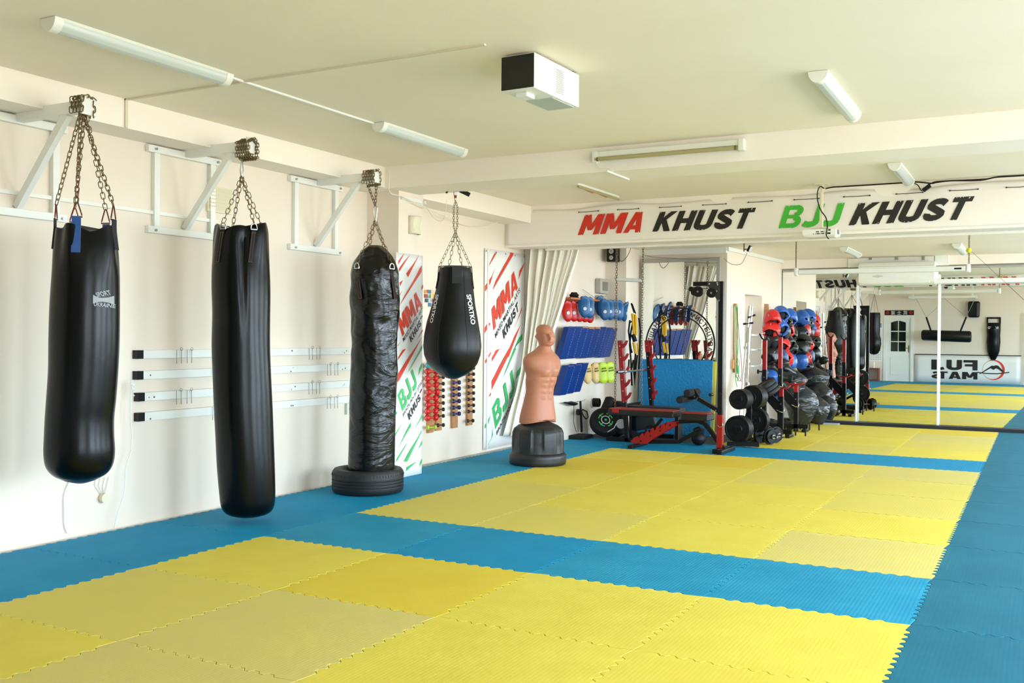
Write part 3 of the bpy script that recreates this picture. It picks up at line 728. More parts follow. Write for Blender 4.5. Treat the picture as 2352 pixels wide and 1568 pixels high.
T=J+Vector((0,0,.30)); zb=2.68
m=MB(); m.tube([T+Vector((-.008,0,-.005)),T+Vector((-.022,0,.08)),T+Vector((0,0,.105)),T+Vector((.02,0,.08)),T+Vector((.008,0,-.005))],.004,6,closed=True); m.build('carabiner',STEEL,t,smooth=True)
m=MB(); m.tube([(T.x,T.y,T.z+.10),(T.x,T.y,zb)],.009,8); m.tube([(T.x,T.y,zb-.06),(T.x,T.y,zb-.035)],.014,8); m.build('hook_bolt',mat('copper_brown',(150,80,50),.45,.6),t,smooth=True)
m=MB(); bagtext(m,'SPORTKO',zs,D4,1072,678,1083,746,10); m.build('printed_logo',LOGO,t); m=MB(); bagtext(m,'SPORTKO',zs,D4,1003,676,990,741,8); m.build('printed_logo',LOGO,t)
# cable tie-bundle by the hook
m=MB(); a=T+Vector((0,0,.13)); m.tube([a,a+RH*.05+Vector((0,0,-.035)),a+RH*.13+Vector((0,0,-.075))],[.012,.022,.02],8,flat=.7); m.tube([a,a-RH*.05+Vector((0,0,-.005)),a-RH*.09+Vector((0,0,-.06))],[.005,.005,.009],6)
tag(m.build('plug_connector',BLKP,smooth=True),'black plug and lead tied to the hook above the teardrop bag','plug')
# ================================================================ RAILS ON THE LEFT WALL
for k,(vl,yl,lab) in enumerate([(814,0,'top'),(862,0,'second from top'),(912,0,'third from top'),(958,0,'bottom')]):
    p=onx(313 if k<2 else 316,vl,-1.06); z=p.z; y0=p.y; y1=2.5
    t=thing('hook_rail','%s of the four white horizontal rails with hooks on the wall'%lab,'rail',(-1.1,y0,z),'white hook rails on the left wall')
    m=MB(); m.box2((-1.098,y0+.05,z-.03),(-1.055,y1,z+.03)); m.build('rail',WHITE,t,bevel=.002)
    m=MB(); m.box2((-1.098,y0,z-.03),(-1.05,y0+.055,z+.03)); m.build('end_cap',BLKP,t)
    for g,yc in enumerate([.42 if k%2==0 else .78,1.9 if k%2==0 else 2.15,-0+1.2]):
        if g==2 : continue
        for q in (0,.045,.10,.145):
            m=MB(); y=yc+q-.2; up=.035 if q in (.045,.145) else .02
            m.tube([(-1.045,y,z-.07),(-1.045,y,z+.03)],.0022,5)
            if q in (.045,.145): m.tube([(-1.045,y+.012*math.cos(s),z+up+.012*math.sin(s)) for s in [i*PI/4 for i in range(8)]],.0022,5,closed=True)
            m.build('hook',STEEL,t,smooth='all')
    m=MB(); r_=random.Random(k)
    for q in range(7):
        y=r_.choice([y0+.12,1.5,2.2,.9])+r_.uniform(-.03,.03); zz=z+r_.uniform(-.02,.02); m.tube([(-1.0555,y,zz),(-1.053,y,zz)],r_.uniform(.003,.007),7)
    m.build('rust_spots',mat('rust_stain',(120,60,40),.8),t)
# vent
p=onx(473,425,-1.1); q=onx(527,493,-1.1); t=thing('air_vent','square cream louvred vent grille on wall beside the second bracket','vent',(-1.1,(p.y+q.y)/2,q.z))
m=MB(); m.box2((-1.1,p.y,q.z),(-1.075,q.y,p.z)); m.build('frame',CREAM,t,bevel=.003)
m=MB(); n=6
for k in range(n):
    z=q.z+.015+(p.z-q.z-.03)*k/n; m.add([(-1.074,p.y+.012,z),(-1.074,q.y-.012,z),(-1.060,q.y-.012,z+.03),(-1.060,p.y+.012,z+.03)],[(0,1,2,3)])
m.build('slats',CREAM,t,solid=.003)
# cords and cables on the wall
def cord(name,label,pts,r,m_,cat='cord',group=None,n=6):
    m=MB(); P=[Vector(x) for x in pts]; Q=[]
    for i in range(len(P)-1):
        p=[P[max(0,min(len(P)-1,i+k))] for k in (-1,0,1,2)]
        for j in range(6):
            t_=j/6; Q.append(.5*((2*p[1])+(-p[0]+p[2])*t_+(2*p[0]-5*p[1]+4*p[2]-p[3])*t_*t_+(-p[0]+3*p[1]-3*p[2]+p[3])*t_**3))
    Q.append(P[-1]); m.tube(Q,r,n); o=m.build(name,m_,smooth='all'); return tag(o,label,cat,group)
WX=-1.09
cord('rope','knotted white cord hanging from the second rail end down to floor',[onx(u,v,-1.03) for u,v in [(306,872),(302,900),(300,950),(303,1000),(300,1040),(290,1070),(285,1130),(270,1180),(264,1204),(263,1212)]],.0035,WHITE,'rope')
m=MB(); 
for k in range(4): m.tube([onx(306+((k%2)*6-3),873+k*8,-1.02),onx(300+((k*3)%7),880+k*8,-1.03),onx(310-((k*2)%5),888+k*7,-1.02)],.005,6)
tag(m.build('rope_knot',WHITE,smooth='all'),'bundled white cord knot below the second rail end','rope')
cord('cable','pair of thin white cables dropping below the leftmost bag',[onx(u,v,WX) for u,v in [(160,1105),(148,1135),(147,1175),(148,1205),(154,1224)]],.003,WPLAST,'cable')
m=MB(); c0=onx(236,1143,WX); m.tube([c0+Vector((0,0,0)),c0+Vector((.03,0,0))],.032,20); 
o=tag(m.build('wall_socket',CREAM,smooth=True),'round white socket low on the wall right of the leftmost bag','socket')
m=MB()
for du in (-14,-5,5,14): m.tube([onx(236+du*.3,1135,WX),onx(232+du,1115,WX),onx(236+du,1095,WX)],.0025,5)
m.build('lead',WPLAST,o,smooth='all')
p=onx(798,938,-1.1); m=MB(); m.box2((-1.1,p.y-.04,p.z-.05),(-1.07,p.y+.04,p.z+.05)); m.tube([(-1.07,p.y,p.z),(-1.062,p.y,p.z)],.02,16); tag(m.build('wall_socket',WPLAST,bevel=.003),'white square wall socket beside the wrinkled bag','socket')
p=onx(1112,815,-1.2); m=MB(); m.box2((-1.2,4.82,p.z-.04),(-1.18,4.9,p.z+.04)); tag(m.build('light_switch',WPLAST,bevel=.003),'white light switch right of the teardrop bag','switch')
# wall light on the column
p=onx(938,495,-.74); q=onx(960,540,-.74); t=thing('wall_light','small curved cream wall light on the column above banner','wall light',(-.74,(p.y+q.y)/2,q.z))
m=MB(); m.grid(lambda u,v:Vector((-.735+.07*math.sin(PI*v)**.6,p.y+(q.y-p.y)*u,q.z+(p.z-q.z)*(v))) if False else Vector((-.74+.07*(1-(2*u-1)**4)*(.85+.15*math.cos(v*PI*2)),p.y+(q.y-p.y)*u,q.z+(p.z-q.z)*v)),12,8); m.build('shade',CREAM,t,smooth=True,solid=.003)
m=MB(); m.box2((-.74,p.y+.02,q.z+.03),(-.70,q.y-.02,p.z-.03)); m.build('backplate',WPLAST,t)
# ================================================================ UPRIGHT BANNERS
def banner(name,label,X,pxrect,red,green,texts,group):
    a=onx(pxrect[0],pxrect[1],X); b=onx(pxrect[2],pxrect[3],X); c=onx(pxrect[0],pxrect[4],X)
    y0,y1=a.y,b.y; zt=(a.z+b.z)/2; zb=.004
    t=thing(name,label,'banner',(X,(y0+y1)/2,zb),group)
    m=MB()
    def fn(u,v):
        return Vector((X+.012+.004*math.sin(u*9+v*2),y0+(y1-y0)*u,zb+(zt-zb)*v))
    m.grid(fn,14,20); m.build('sheet',PAPERW,t,smooth='all',solid=.0015)
    def clip(poly):
        # clip polygon (y,z) to the sheet
        P=[(p.y,p.z) for p in poly]
        for ax,lim,sg in ((0,y0+.002,1),(0,y1-.002,-1),(1,zb+.002,1),(1,zt-.002,-1)):
            Q=[]
            for i in range(len(P)):
                p,q=P[i-1],P[i]; ip=(p[ax]-lim)*sg>=0; iq=(q[ax]-lim)*sg>=0
                if ip!=iq:
                    k=(lim-p[ax])/(q[ax]-p[ax]); Q.append(tuple(p[j]+(q[j]-p[j])*k for j in (0,1)))
                if iq: Q.append(q)
            P=Q
            if len(P)<3: return None
        return P
    ko=0
    for nm,polys,mm in (('red_stripes',red,REDP),('green_stripes',green,GRNP)):
        m=MB()
        for po in polys:
            P=clip([onx(u,v,X+.018) for u,v in po])
            ko+=1
            if P: m.add([(X+.0165+.00008*ko,y,z) for y,z in P],[tuple(range(len(P)))])
        m.build(nm,mm,t)
    for nm,s,p0,p1,p2,mm,bd in texts:
        A,B,C_=[onx(*p,X+.0182) for p in (p0,p1,p2)]; m=MB(); k0=[0]
        if s in ('MMA','KHUST','BJJ'):
            q=MB(); block_text(q,s,lambda a,b:A+(B-A)*a+(C_-A)*b); P,Fc=q.v,q.f
        else:
            V,Fc,_=text_mesh(s,.012); P=[A+(B-A)*a+(C_-A)*b for a,b in V]
        Fk=[f for f in Fc if all(y0<P[i].y<y1 for i in f)]
        m.add(P,Fk); m.build(nm,mm,t)
    return t,(y0,y1,zt)
def sc(poly,ox,oy,s): return [(ox+x/s,oy+y/s) for x,y in poly]
A_=lambda p: sc(p,900,560,6.031); B_=lambda p: sc(p,900,800,6.031); E_=lambda p: sc(p,900,700,7.84)
red1=[A_(p) for p in ([(180,130),(95,235),(90,290)],[(262,140),(100,345),(105,385)],[(380,155),(205,410),(228,458)],[(418,295),(415,385),(100,870),(160,760)],[(440,550),(415,610),(418,645),(440,590)],[(155,505),(110,535),(118,585)],[(150,640),(110,700),(110,720)],[(435,1175),(345,1335),(430,1210)])]
red1+=[E_(p) for p in ([(555,565),(95,1265),(92,1390),(125,1375)],[(255,790),(205,805),(115,940),(105,1000)],[(165,655),(105,730),(108,745)])]
grn1=[E_(p) for p in ([(555,710),(552,790),(275,1245)],[(555,1040),(490,1150),(483,1265),(550,1120)])]+[B_(p) for p in ([(425,905),(305,1130),(420,960)],[(270,1020),(265,1080),(65,1415)],[(145,1035),(45,1180),(48,1215)],[(415,1130),(410,1160),(215,1568),(165,1568)],[(238,1270),(62,1530),(65,1575)],[(420,1275),(360,1400),(422,1325)],[(75,860),(30,920),(40,950),(75,900)],[(420,1520),(390,1570),(380,1640),(420,1580)],[(350,1560),(215,1640),(200,1700)])]
D_=lambda p: [(900+x/6.031,560+y/6.031) for x,y in p]
def T1(): return [('lettering','MMA',(924.9,772.3),(969.8,701),(913,735.8),REDP,.06),('lettering','MIXED MARTIAL ARTS',(927.4,785.5),(973,711),(925.5,776.5),INKP,.04),('lettering','KHUST',(944,787),(974,736),(939.8,774),INKP,.05),
 ('lettering','BJJ',(924.9,944.3),(959.5,883),(912.4,907.8),GRNP,.06),('lettering','BRAZILIAN JIU JITSU',(927.4,959.2),(971,880.3),(925.4,950.5),INKP,.03),('lettering','KHUST',(940.6,965),(972.6,905.8),(936.8,950.5),INKP,.05)]
banner('upright_banner','white banner with red and green streaks on column beside the wrinkled bag',-.74,(906.5,577,969.5,589,1087),red1,grn1,T1(),'printed club banners')
red2=[A_(p) for p in ([(1460,120),(1425,135),(1310,365)],[(1445,310),(1390,440),(1270,610),(1265,710),(1370,540),(1400,430)],[(1635,75),(1690,80),(1685,150),(1400,640),(1440,520),(1640,140)],[(1845,255),(1770,375),(1755,495)],[(1335,1075),(1370,1105),(1275,1255),(1285,1160)],[(1805,870),(1690,1190),(1800,920)],[(1790,1110),(1700,1270),(1580,1568),(1620,1568)],[(1500,1450),(1440,1475),(1385,1600)],[(1380,1490),(1300,1640),(1375,1520)])]
red2+=[B_(p) for p in ([(1665,0),(1625,0),(1380,455),(1382,580)],[(1495,5),(1450,20),(1385,130),(1385,185)],[(1378,600),(1335,670),(1372,650)],[(1375,40),(1290,170),(1295,220)])]
grn2=[A_(p) for p in ([(1808,1240),(1810,1320),(1700,1440),(1670,1568),(1760,1300)],)]+[B_(p) for p in ([(1725,0),(1690,0),(1540,420)],[(1845,195),(1730,320),(1722,425),(1850,240)],[(1370,920),(1290,1060),(1290,1110),(1340,1040)],[(1395,1090),(1400,1200),(1290,1418),(1380,1250)])]
T2=[('lettering','MMA',(1133.8,759),(1189.3,661.2),(1128.8,710.9),REDP,.06),('lettering','MIXED MARTIAL ARTS',(1138.8,777.2),(1195,669.4),(1136.8,767),INKP,.04),('lettering','KHUST',(1157.8,778.9),(1191.5,711),(1154.5,759),INKP,.05),
 ('lettering','BJJ',(1138,984.9),(1184,894.5),(1129.6,937.6),GRNP,.06),('lettering','BRAZILIAN JIU JITSU',(1142,1001.5),(1200,884),(1140,992),INKP,.03)]
t,(y0,y1,zt)=banner('upright_banner','white banner with red and green streaks next to the hanging plastic curtain',-1.2,(1111,572,1207,583,1028),red2,grn2,T2,'printed club banners')
m=MB()
for k in range(5): y=y0+.03+(y1-y0-.1)*k/4; m.tube([(-1.186,y,zt-.03),(-1.180,y,zt-.03)],.010,10)
m.build('eyelets',STEEL,t)
# ================================================================ LONG LETTERED BANNERS ON THE FAR BEAM
YBn=5.45
def wav(x,z,zt): 
    k=max(0,(z-(zt-.2))/.2)
    return .010*k*math.sin(x*7.3)+.012*k*math.sin(x*3.1+1)+.004*math.sin(x*2)
def long_banner(label,Y,sgn,x0,x1,texts,cords):
    t=thing('long_banner',label,'banner',((x0+x1)/2,Y,2.40),'white lettered club banners on the far beam'); zt=2.83 if sgn<0 else 2.575; zb=2.425 if sgn<0 else 2.372
    m=MB()
    def fn(u,v):
        x=x0+(x1-x0)*u; z=zb+(zt-zb)*v+.012*math.sin(x*5)*v; return Vector((x,Y+sgn*(.012+wav(x,z,zt)),z-.0*(1-v)))
    m.grid(fn,120,12); m.build('sheet',mat('banner_cloth',(240,232,220),.6),t,smooth='all',solid=.002)
    for s,A,B,C_,mm in texts:
        m=MB(); rr=random.Random(5)
        def pt(a,b):
            q=A+(B-A)*a+(C_-A)*b; return Vector((q.x,Y+sgn*(.020+wav(q.x,q.z,zt)),q.z))
        block_text(m,s,pt,nd=Vector((0,sgn,0)))
        m.build('lettering',mm,t)
        # chipped edges of the grunge lettering
        m=MB()
        for _ in range(len(s)*14):
            a=rr.random(); b=rr.choice([rr.uniform(-.01,.06),rr.uniform(.94,1.01)]); s0=rr.uniform(.006,.016)*.9
            P=[pt(a+s0*.9*math.cos(q)*rr.uniform(.5,1.3)*.45,b+s0*4*math.sin(q)*rr.uniform(.5,1.2)*.6)+Vector((0,sgn*.0016,0)) for q in [i*PI/3 for i in range(6)]]
            m.add(P,[tuple(range(6))])
        m.build('worn_edges',MATS['banner_cloth'],t)
    m=MB()
    for xa,xb in cords:
        za=zt-.055; m=MB(); m.tube([(xa,Y+sgn*(.022+wav(xa,za,zt)),za),((xa+xb)/2,Y+sgn*.035,za-.004),(xb,Y+sgn*(.022+wav(xb,za,zt)),za)],.0035,5)
        for x in (xa,xb): m.ball((x,Y+sgn*(.026+wav(x,za,zt)),za),.009,8)
        m.build('tie_cord',mat('dark_cord',(60,52,46),.7),t)
    return t
def BX(u,v): return ony(u,v,YBn-.02)
tx_=[('MMA',BX(1325,539.5),BX(1469,533),BX(1342,493),REDB),('KHUST',BX(1497,531.5),BX(1716,524),BX(1515,486),INK),
     ('BJJ',BX(1787,523.5),BX(1923,518),BX(1803,472),GRNB),('KHUST',BX(1948,517),BX(2212,503.5),BX(1972,466),INK)]
def fixt(L):
    out=[]
    for s,A,B,C_,mm in L:
        A=A.copy();B=B.copy();C_=C_.copy(); B.y=A.y=C_.y=0; out.append((s,A,B,C_,mm))
    return out
cords=[]
for ua,ub,v in ((1328,1374,480),(1419,1466,476),(1514,1564,472),(1613,1666,467),(1718,1773,462),(1824,1880,454),(1938,1997,449),(2058,2119,443),(2182,2246,433),(2312,2372,424)):
    cords.append((BX(ua,v).x,BX(ub,v).x))
lb=long_banner('long white banner with red, black and green lettering facing the hall',YBn+.02,-1,-1.18,6.0,fixt(tx_),cords)
L2=[]
x=4.95
for s,w,mm,x in (('MMA',.66,REDB,3.95),('KHUST',.95,INK,3.2),('BJJ',.60,GRNB,1.82),('KHUST',1.08,INK,1.10)):
    A=Vector((x,0,2.382)); B=Vector((x-w,0,2.382)); C_=Vector((x-.06,0,2.545)); L2.append((s,A,B,C_,mm))
long_banner('matching lettered banner on the rear of the beam, seen only in the mirror',5.76,1,-.8,6.0,L2,[])
# ================================================================ CURTAIN
def curtain():
    # edges of the gathered plastic curtain (pixel columns -> plane Y=5.72)
    rows=[(552,1215,1338),(600,1213,1326),(650,1211,1310),(700,1210,1296),(750,1206,1280),(800,1203,1262),(850,1197,1252),(900,1185,1250),(950,1168,1252),(1000,1152,1262)]
    pts=[(ony(a,v,5.9-max(0,(v-780)/220)*.55),ony(b,v,5.9)) for v,a,b in rows]
    zt=pts[0][0].z; m=MB(); nu=110; nv=40
    def ed(v):
        k=v*(len(pts)-1); i=min(len(pts)-2,int(k)); f=k-i; f=f*f*(3-2*f)*0+f
        return pts[i][0].lerp(pts[i+1][0],f),pts[i][1].lerp(pts[i+1][1],f)
    def fn(u,v):
        a,b=ed(v); w=(b-a).length; p=a.lerp(b,u)
        ph=u*2*PI*7+math.sin(v*2.2)*1.2+.6*math.sin(u*11); amp=.038*(.55+.45*math.sin(v*3+u*5))+.012
        return Vector((p.x+.012*math.cos(ph*.5),p.y+amp*math.sin(ph)+.012*math.sin(ph*2.3+v*6),max(.01,p.z)))
    m.grid(fn,nu,nv)
    mm=mat('cream_plastic_sheet',(246,240,224),.35,bump=('wrinkle',(4,4,1.2),.3,.02)); b=mm.node_tree.nodes['Principled BSDF']; b.inputs['Transmission Weight'].default_value=.0
    o=m.build('curtain',mm,smooth='all',solid=.0015); tag(o,'gathered cream plastic curtain hanging behind the torso dummy','curtain')
curtain()
# ================================================================ TORSO DUMMY
Dd=10.28; base_c=atd(1235,1049,10.30); bc=Vector((base_c.x,base_c.y,0))
t=thing('torso_dummy','tan rubber male torso punching dummy on a black plastic base','training dummy',bc)
prof=[(.0,.0),(.285,.0),(.297,.015),(.297,.10),(.285,.118),(.272,.125),(.274,.20),(.272,.28),(.268,.335),(.250,.375),(.21,.405),(.14,.435),(.10,.45),(.10,.458),(.0,.455)]
m=MB(); n=96; R=[]
for r,z in prof[1:-1]:
    ring=[]
    for k in range(n):
        a=2*PI*k/n; q=(math.sin(3*a+.4)); ind=0
        if .12<z<.40: ind=-.016 if abs(math.sin(3*a+.2))<.62 else 0
        rr=max(.02,r+ind*min(1,(z-.12)/.03)*min(1,(.43-z)/.05)); ring.append(bc+Vector((math.cos(a)*rr,math.sin(a)*rr,z)))
    R.append(ring)
RR=[]
for i in range(len(R)-1):
    for j in range(3): RR.append([R[i][k].lerp(R[i+1][k],j/3) for k in range(n)])
RR.append(R[-1]); m.rings(RR); base=m.build('base',DKG,t,smooth=True)
m=MB(); fw=(Vector((CAM.x,CAM.y,0))-bc).normalized(); aa=math.atan2(fw.y,fw.x)+.28; d=Vector((math.cos(aa),math.sin(aa),0)); s_=Vector((-d.y,d.x,0)); e=bc+d*.268
for P in ([(0,.30),(.05,.22),(0,.15),(-.05,.22)],): 
    m.tube([e+s_*x+Vector((0,0,z)) for x,z in P],.0025,5,closed=True)
m.tube([e+Vector((0,0,.29)),e+Vector((0,0,.16))],.002,5); m.build('moulded_emblem',DKG,base,smooth='all')
# body: rings along z, facing +X (fd), side sd
fa=math.radians(-8); fd=Vector((math.cos(fa),math.sin(fa),0)); sd=Vector((-fd.y,fd.x,0))
def gs(x,c,w): return math.exp(-((x-c)/w)**2)
oc=bc+Vector((0,0,0)); 
T=[ # z, centre forward, half depth(x), half width(y), power
 (.452,-.005,.166,.198,2.3),(.50,-.003,.164,.194,2.3),(.56,.0,.154,.184,2.3),(.63,.004,.142,.170,2.3),(.70,.008,.130,.162,2.3),(.77,.014,.124,.152,2.3),(.83,.02,.126,.156,2.3),(.89,.028,.136,.170,2.3),(.95,.035,.148,.168,2.2),(1.01,.038,.154,.180,2.2),(1.06,.038,.152,.188,2.2),(1.10,.036,.146,.193,2.2),(1.135,.034,.136,.194,2.2),(1.165,.034,.124,.186,2.1),(1.19,.036,.112,.160,2),(1.215,.042,.096,.118,2),(1.242,.052,.082,.088,2),(1.265,.058,.076,.074,2)]
H=[ # head
 (1.28,.012,.070,.060,2),(1.295,.020,.082,.066,2.1),(1.315,.022,.092,.072,2.2),(1.34,.020,.097,.076,2.2),(1.37,.016,.099,.079,2.1),(1.40,.012,.101,.081,2),(1.43,.006,.102,.081,2),(1.455,.0,.097,.077,2),(1.48,-.004,.083,.066,2),(1.498,-.006,.062,.049,2),(1.508,-.006,.036,.029,2),(1.512,-.006,.010,.008,2)]
ALL=T+H; n=96; R=[]
def cr5(i,f,k):
    p=[ALL[max(0,min(len(ALL)-1,i+q))][k] for q in (-1,0,1,2)]
    return .5*((2*p[1])+(-p[0]+p[2])*f+(2*p[0]-5*p[1]+4*p[2]-p[3])*f*f+(-p[0]+3*p[1]-3*p[2]+p[3])*f**3)
zS=(1.447-.0)/1.512
ALL=T+[(z,cx+.058,hd*1.10,hw*1.10,pw) for z,cx,hd,hw,pw in H]
for i in range(len(ALL)-1):
    for j in range(6):
        f=j/6; z,cx,hd,hw,pw=[cr5(i,f,k) for k in range(5)]
        ring=[]
        for k in range(n):
            a=2*PI*k/n; ca_,sa=math.cos(a),math.sin(a); rad=(abs(ca_)**pw+abs(sa)**pw)**(-1/pw); x=ca_*rad*hd; y=sa*rad*hw
            front=max(0,ca_); dx=0; dy=0
            # pectorals, sternum, abdomen, navel line
            dx+=front**1.5*(.026*gs(abs(y),.085,.06)*gs(z,1.00,.055) -.015*gs(y,0,.016)*gs(z,.99,.09) -.017*gs(z,.938,.011)*gs(abs(y),.08,.07))
            for za in (.72,.785,.85,.905): dx+=front**2*.012*gs(abs(y),.045,.03)*gs(z,za,.020)
            dx-=front**2*.008*gs(y,0,.010)*(1 if .66<z<.93 else 0)*min(1,(z-.66)/.04) if z>.66 else 0
            # back groove
            dx+=max(0,-ca_)**2*.014*gs(y,0,.02)*(gs(z,.95,.2))
            # cut shoulder stumps
            sh=math.exp(-(abs(z-1.085)/.085)**3)*max(0,abs(sa))**2; dy+=math.copysign(.034*sh,sa)
            dx+=0
            # hem seam near hips
            if z<.47: pass
            # waist crease
            w_=1-.010*gs(z,.735,.006)
            # FACE
            if z>1.26:
                fz=z
                dx+=1.45*front**3*( .030*gs(y,0,.013)*gs(fz,1.362,.022)+ .012*gs(y,0,.010)*gs(fz,1.395,.02)  # nose
                   -.013*gs(abs(y),.032,.014)*gs(fz,1.395,.012)                  # eye sockets
                   +.010*gs(abs(y),.032,.022)*gs(fz,1.415,.009)                  # brow
                   +.005*gs(abs(y),.031,.009)*gs(fz,1.393,.006)                  # lids
                   +.008*gs(y,0,.022)*gs(fz,1.330,.006)+.008*gs(y,0,.019)*gs(fz,1.317,.005)-.006*gs(y,0,.026)*gs(fz,1.3235,.003)
                   +.012*gs(y,0,.024)*gs(fz,1.290,.012) -.006*gs(y,0,.03)*gs(fz,1.306,.006))
                dx+=front*.006*gs(abs(y),.05,.02)*gs(fz,1.36,.03)
                e_=gs(fz,1.375,.026)*gs(ca_,-.08,.16)*abs(sa); dy+=math.copysign(.030*e_,sa)-math.copysign(.010*gs(fz,1.377,.012)*gs(ca_,.0,.07)*abs(sa),sa)
                # short hair line
                if z>1.43: dx+=front*.002; 
            x=(x*w_)+dx; y=y*w_+dy
            fz_=math.radians(-22-22*max(0,min(1,(z-1.17)/.12))); fd=Vector((math.cos(fz_),math.sin(fz_),0)); sd=Vector((-fd.y,fd.x,0))
            ring.append(bc+RH*cx+fd*x+sd*y+Vector((0,0,z*zS+.012 if z>.5 else z*zS+.012+(.018*math.cos(a*2) if z<.47 else 0))))
        R.append(ring)
m=MB(); m.rings(R); body=m.build('body',SKIN,t,smooth='all',subsurf=0)
m=MB(); zz=.735*zS+.012
m.tube([bc+Vector((0,0,.44)),bc+Vector((0,0,.47))],.09,20); m.build('post',BLK,t,smooth=True)
# ================================================================ DUMBBELL STRIPS
XW=-1.2
def wstrip(u,v0,v1,label):
    a=onx(u,v0,XW); b=onx(u,v1,XW); m=MB(); m.box2((XW,a.y-.055,b.z),(XW+.03,a.y+.055,a.z)); return tag(m.build('wooden_strip',WOOD,bevel=.003),label,'dumbbell rack','wooden dumbbell strips on the wall')
wstrip(986,829,993,'leftmost wooden strip on the wall, holding mostly red dumbbells')
wstrip(1004.5,850,988,'wooden strip behind and right of the red dumbbells, holding small black dumbbells')
wstrip(1041.5,840,982,'wooden strip under the teardrop bag holding navy dumbbells')
wstrip(1076,830,976,'rightmost wooden strip on the wall holding black dumbbells')
def dumbbell(name,col,R,L,hr,label,grp):
    t=thing(name,label,'dumbbell',(0,0,0),grp); rot=Matrix.Rotation(PI/2,3,'X')   # axis along Y
    for s in (-1,1):
        m=MB(); c=Vector((0,s*(L/2-hr*.0),0))
        P=[(R*.55,-R*.62),(R*.86,-R*.5),(R,-R*.2),(R,R*.2),(R*.86,R*.5),(R*.5,R*.6)]
        m.lathe(P,8 if name=='hex' else 16,c,rot); m.build('head',col,t,smooth=True,world=False)
        m=MB(); 
        for k in range(3): m.box(c+Vector((.0,s*R*.61,(k-1)*R*.25)),(R*.7,.001,R*.1))
        m.build('head_print',LOGO,t,world=False)
    m=MB(); m.tube([(0,-L/2+R*.5,0),(0,-L*.2,0),(0,0,0),(0,L*.2,0),(0,L/2-R*.5,0)],[R*.4,R*.32,R*.36,R*.32,R*.4],12); m.build('handle',col,t,smooth=True,world=False)
    return t
NUM=['top','second','third','fourth','fifth','sixth','seventh','eighth','ninth','tenth','eleventh']
def column(proto,uv,X,desc,rot=(0,0,math.radians(-30)),first=None):
    for k,(u,v) in enumerate(uv):
        p=onx(u,v,X); lab='%s, %s from the top of its strip'%(desc,NUM[k]) if k else '%s, topmost of its strip'%desc
        if first is not None and k==0: o=first; o.location=p; o.rotation_euler=rot; o['label']=lab
        else: dup(proto,p,rot=rot,label=lab)
dR=dumbbell('dumbbell',mat('red_neoprene',(206,24,28),.35),.035,.098,.03,'','red dumbbells on the wall')
column(dR,[(1002-10,853),(991,869),(992,884),(994,900),(991,914.5),(993,929),(991,944),(991,959)],-1.11,'red dumbbell',first=dR)
dK=dumbbell('dumbbell',mat('black_neoprene',(14,14,16),.3),.021,.066,.02,'','small black dumbbells on the wall')
column(dK,[(1012,866),(1012,881),(1012,896),(1012,910.5),(1012,925.5),(1012,940),(1012,955),(1012,976)],-1.12,'small black dumbbell beside the red ones',first=dK)
column(dK,[(1082,845),(1082,859),(1082,873),(1082,888),(1082,902.5),(1082,916.5),(1082,930.5),(1082,944.5),(1080.5,966)],-1.13,'black dumbbell at far right',first=None)
dB=dumbbell('dumbbell',mat('navy_neoprene',(22,34,92),.35),.025,.072,.02,'','navy dumbbells on the wall')
column(dB,[(1048,878),(1048,892),(1048,906),(1048,921),(1048,935.5),(1048,950)],-1.13,'navy blue dumbbell under the teardrop bag',first=dB)
g=dumbbell('dumbbell',mat('lime_neoprene',(176,200,50),.4),.024,.085,.02,'single lime green dumbbell at the bottom of the leftmost strip',None); g.location=onx(991,981,-1.12); g.rotation_euler=(0,0,math.radians(-30)); 
g=dumbbell('dumbbell',mat('turquoise_neoprene',(40,160,180),.4),.034,.09,.02,'single turquoise dumbbell above the red ones',None); g.location=onx(992,839,-1.11); g.rotation_euler=(0,0,math.radians(-30))
for k in list(bpy.data.objects):
    if k.get('group') is None and 'group' in k.keys(): del k['group']
# stickers / photos on the wall behind the teardrop bag
cols=[(230,150,70),(60,110,170),(220,200,180),(180,60,50),(90,140,90),(240,210,120),(40,40,44),(150,190,210)]; rr=random.Random(4); n=0
for r in range(4):
    for c in range(3):
        u=975.5+c*8.2+rr.uniform(-1,1); v=665+r*10; p=onx(u,v,-1.195); q=onx(u+7.2,v+9.3,-1.195)
        if r==3 and c==0: continue
        m=MB(); m.box2((-1.2,p.y,q.z),(-1.196,q.y,p.z)); 
        o=m.build('wall_sticker',mat('sticker_%d'%(n%8),cols[n%8],.5,var=(cols[(n+3)%8],22,.45,.55))); tag(o,'small picture sticker, %s row, %s column of the cluster left of the teardrop bag'%(NUM[r],['left','middle','right'][c]),'sticker','picture stickers on the wall'); n+=1
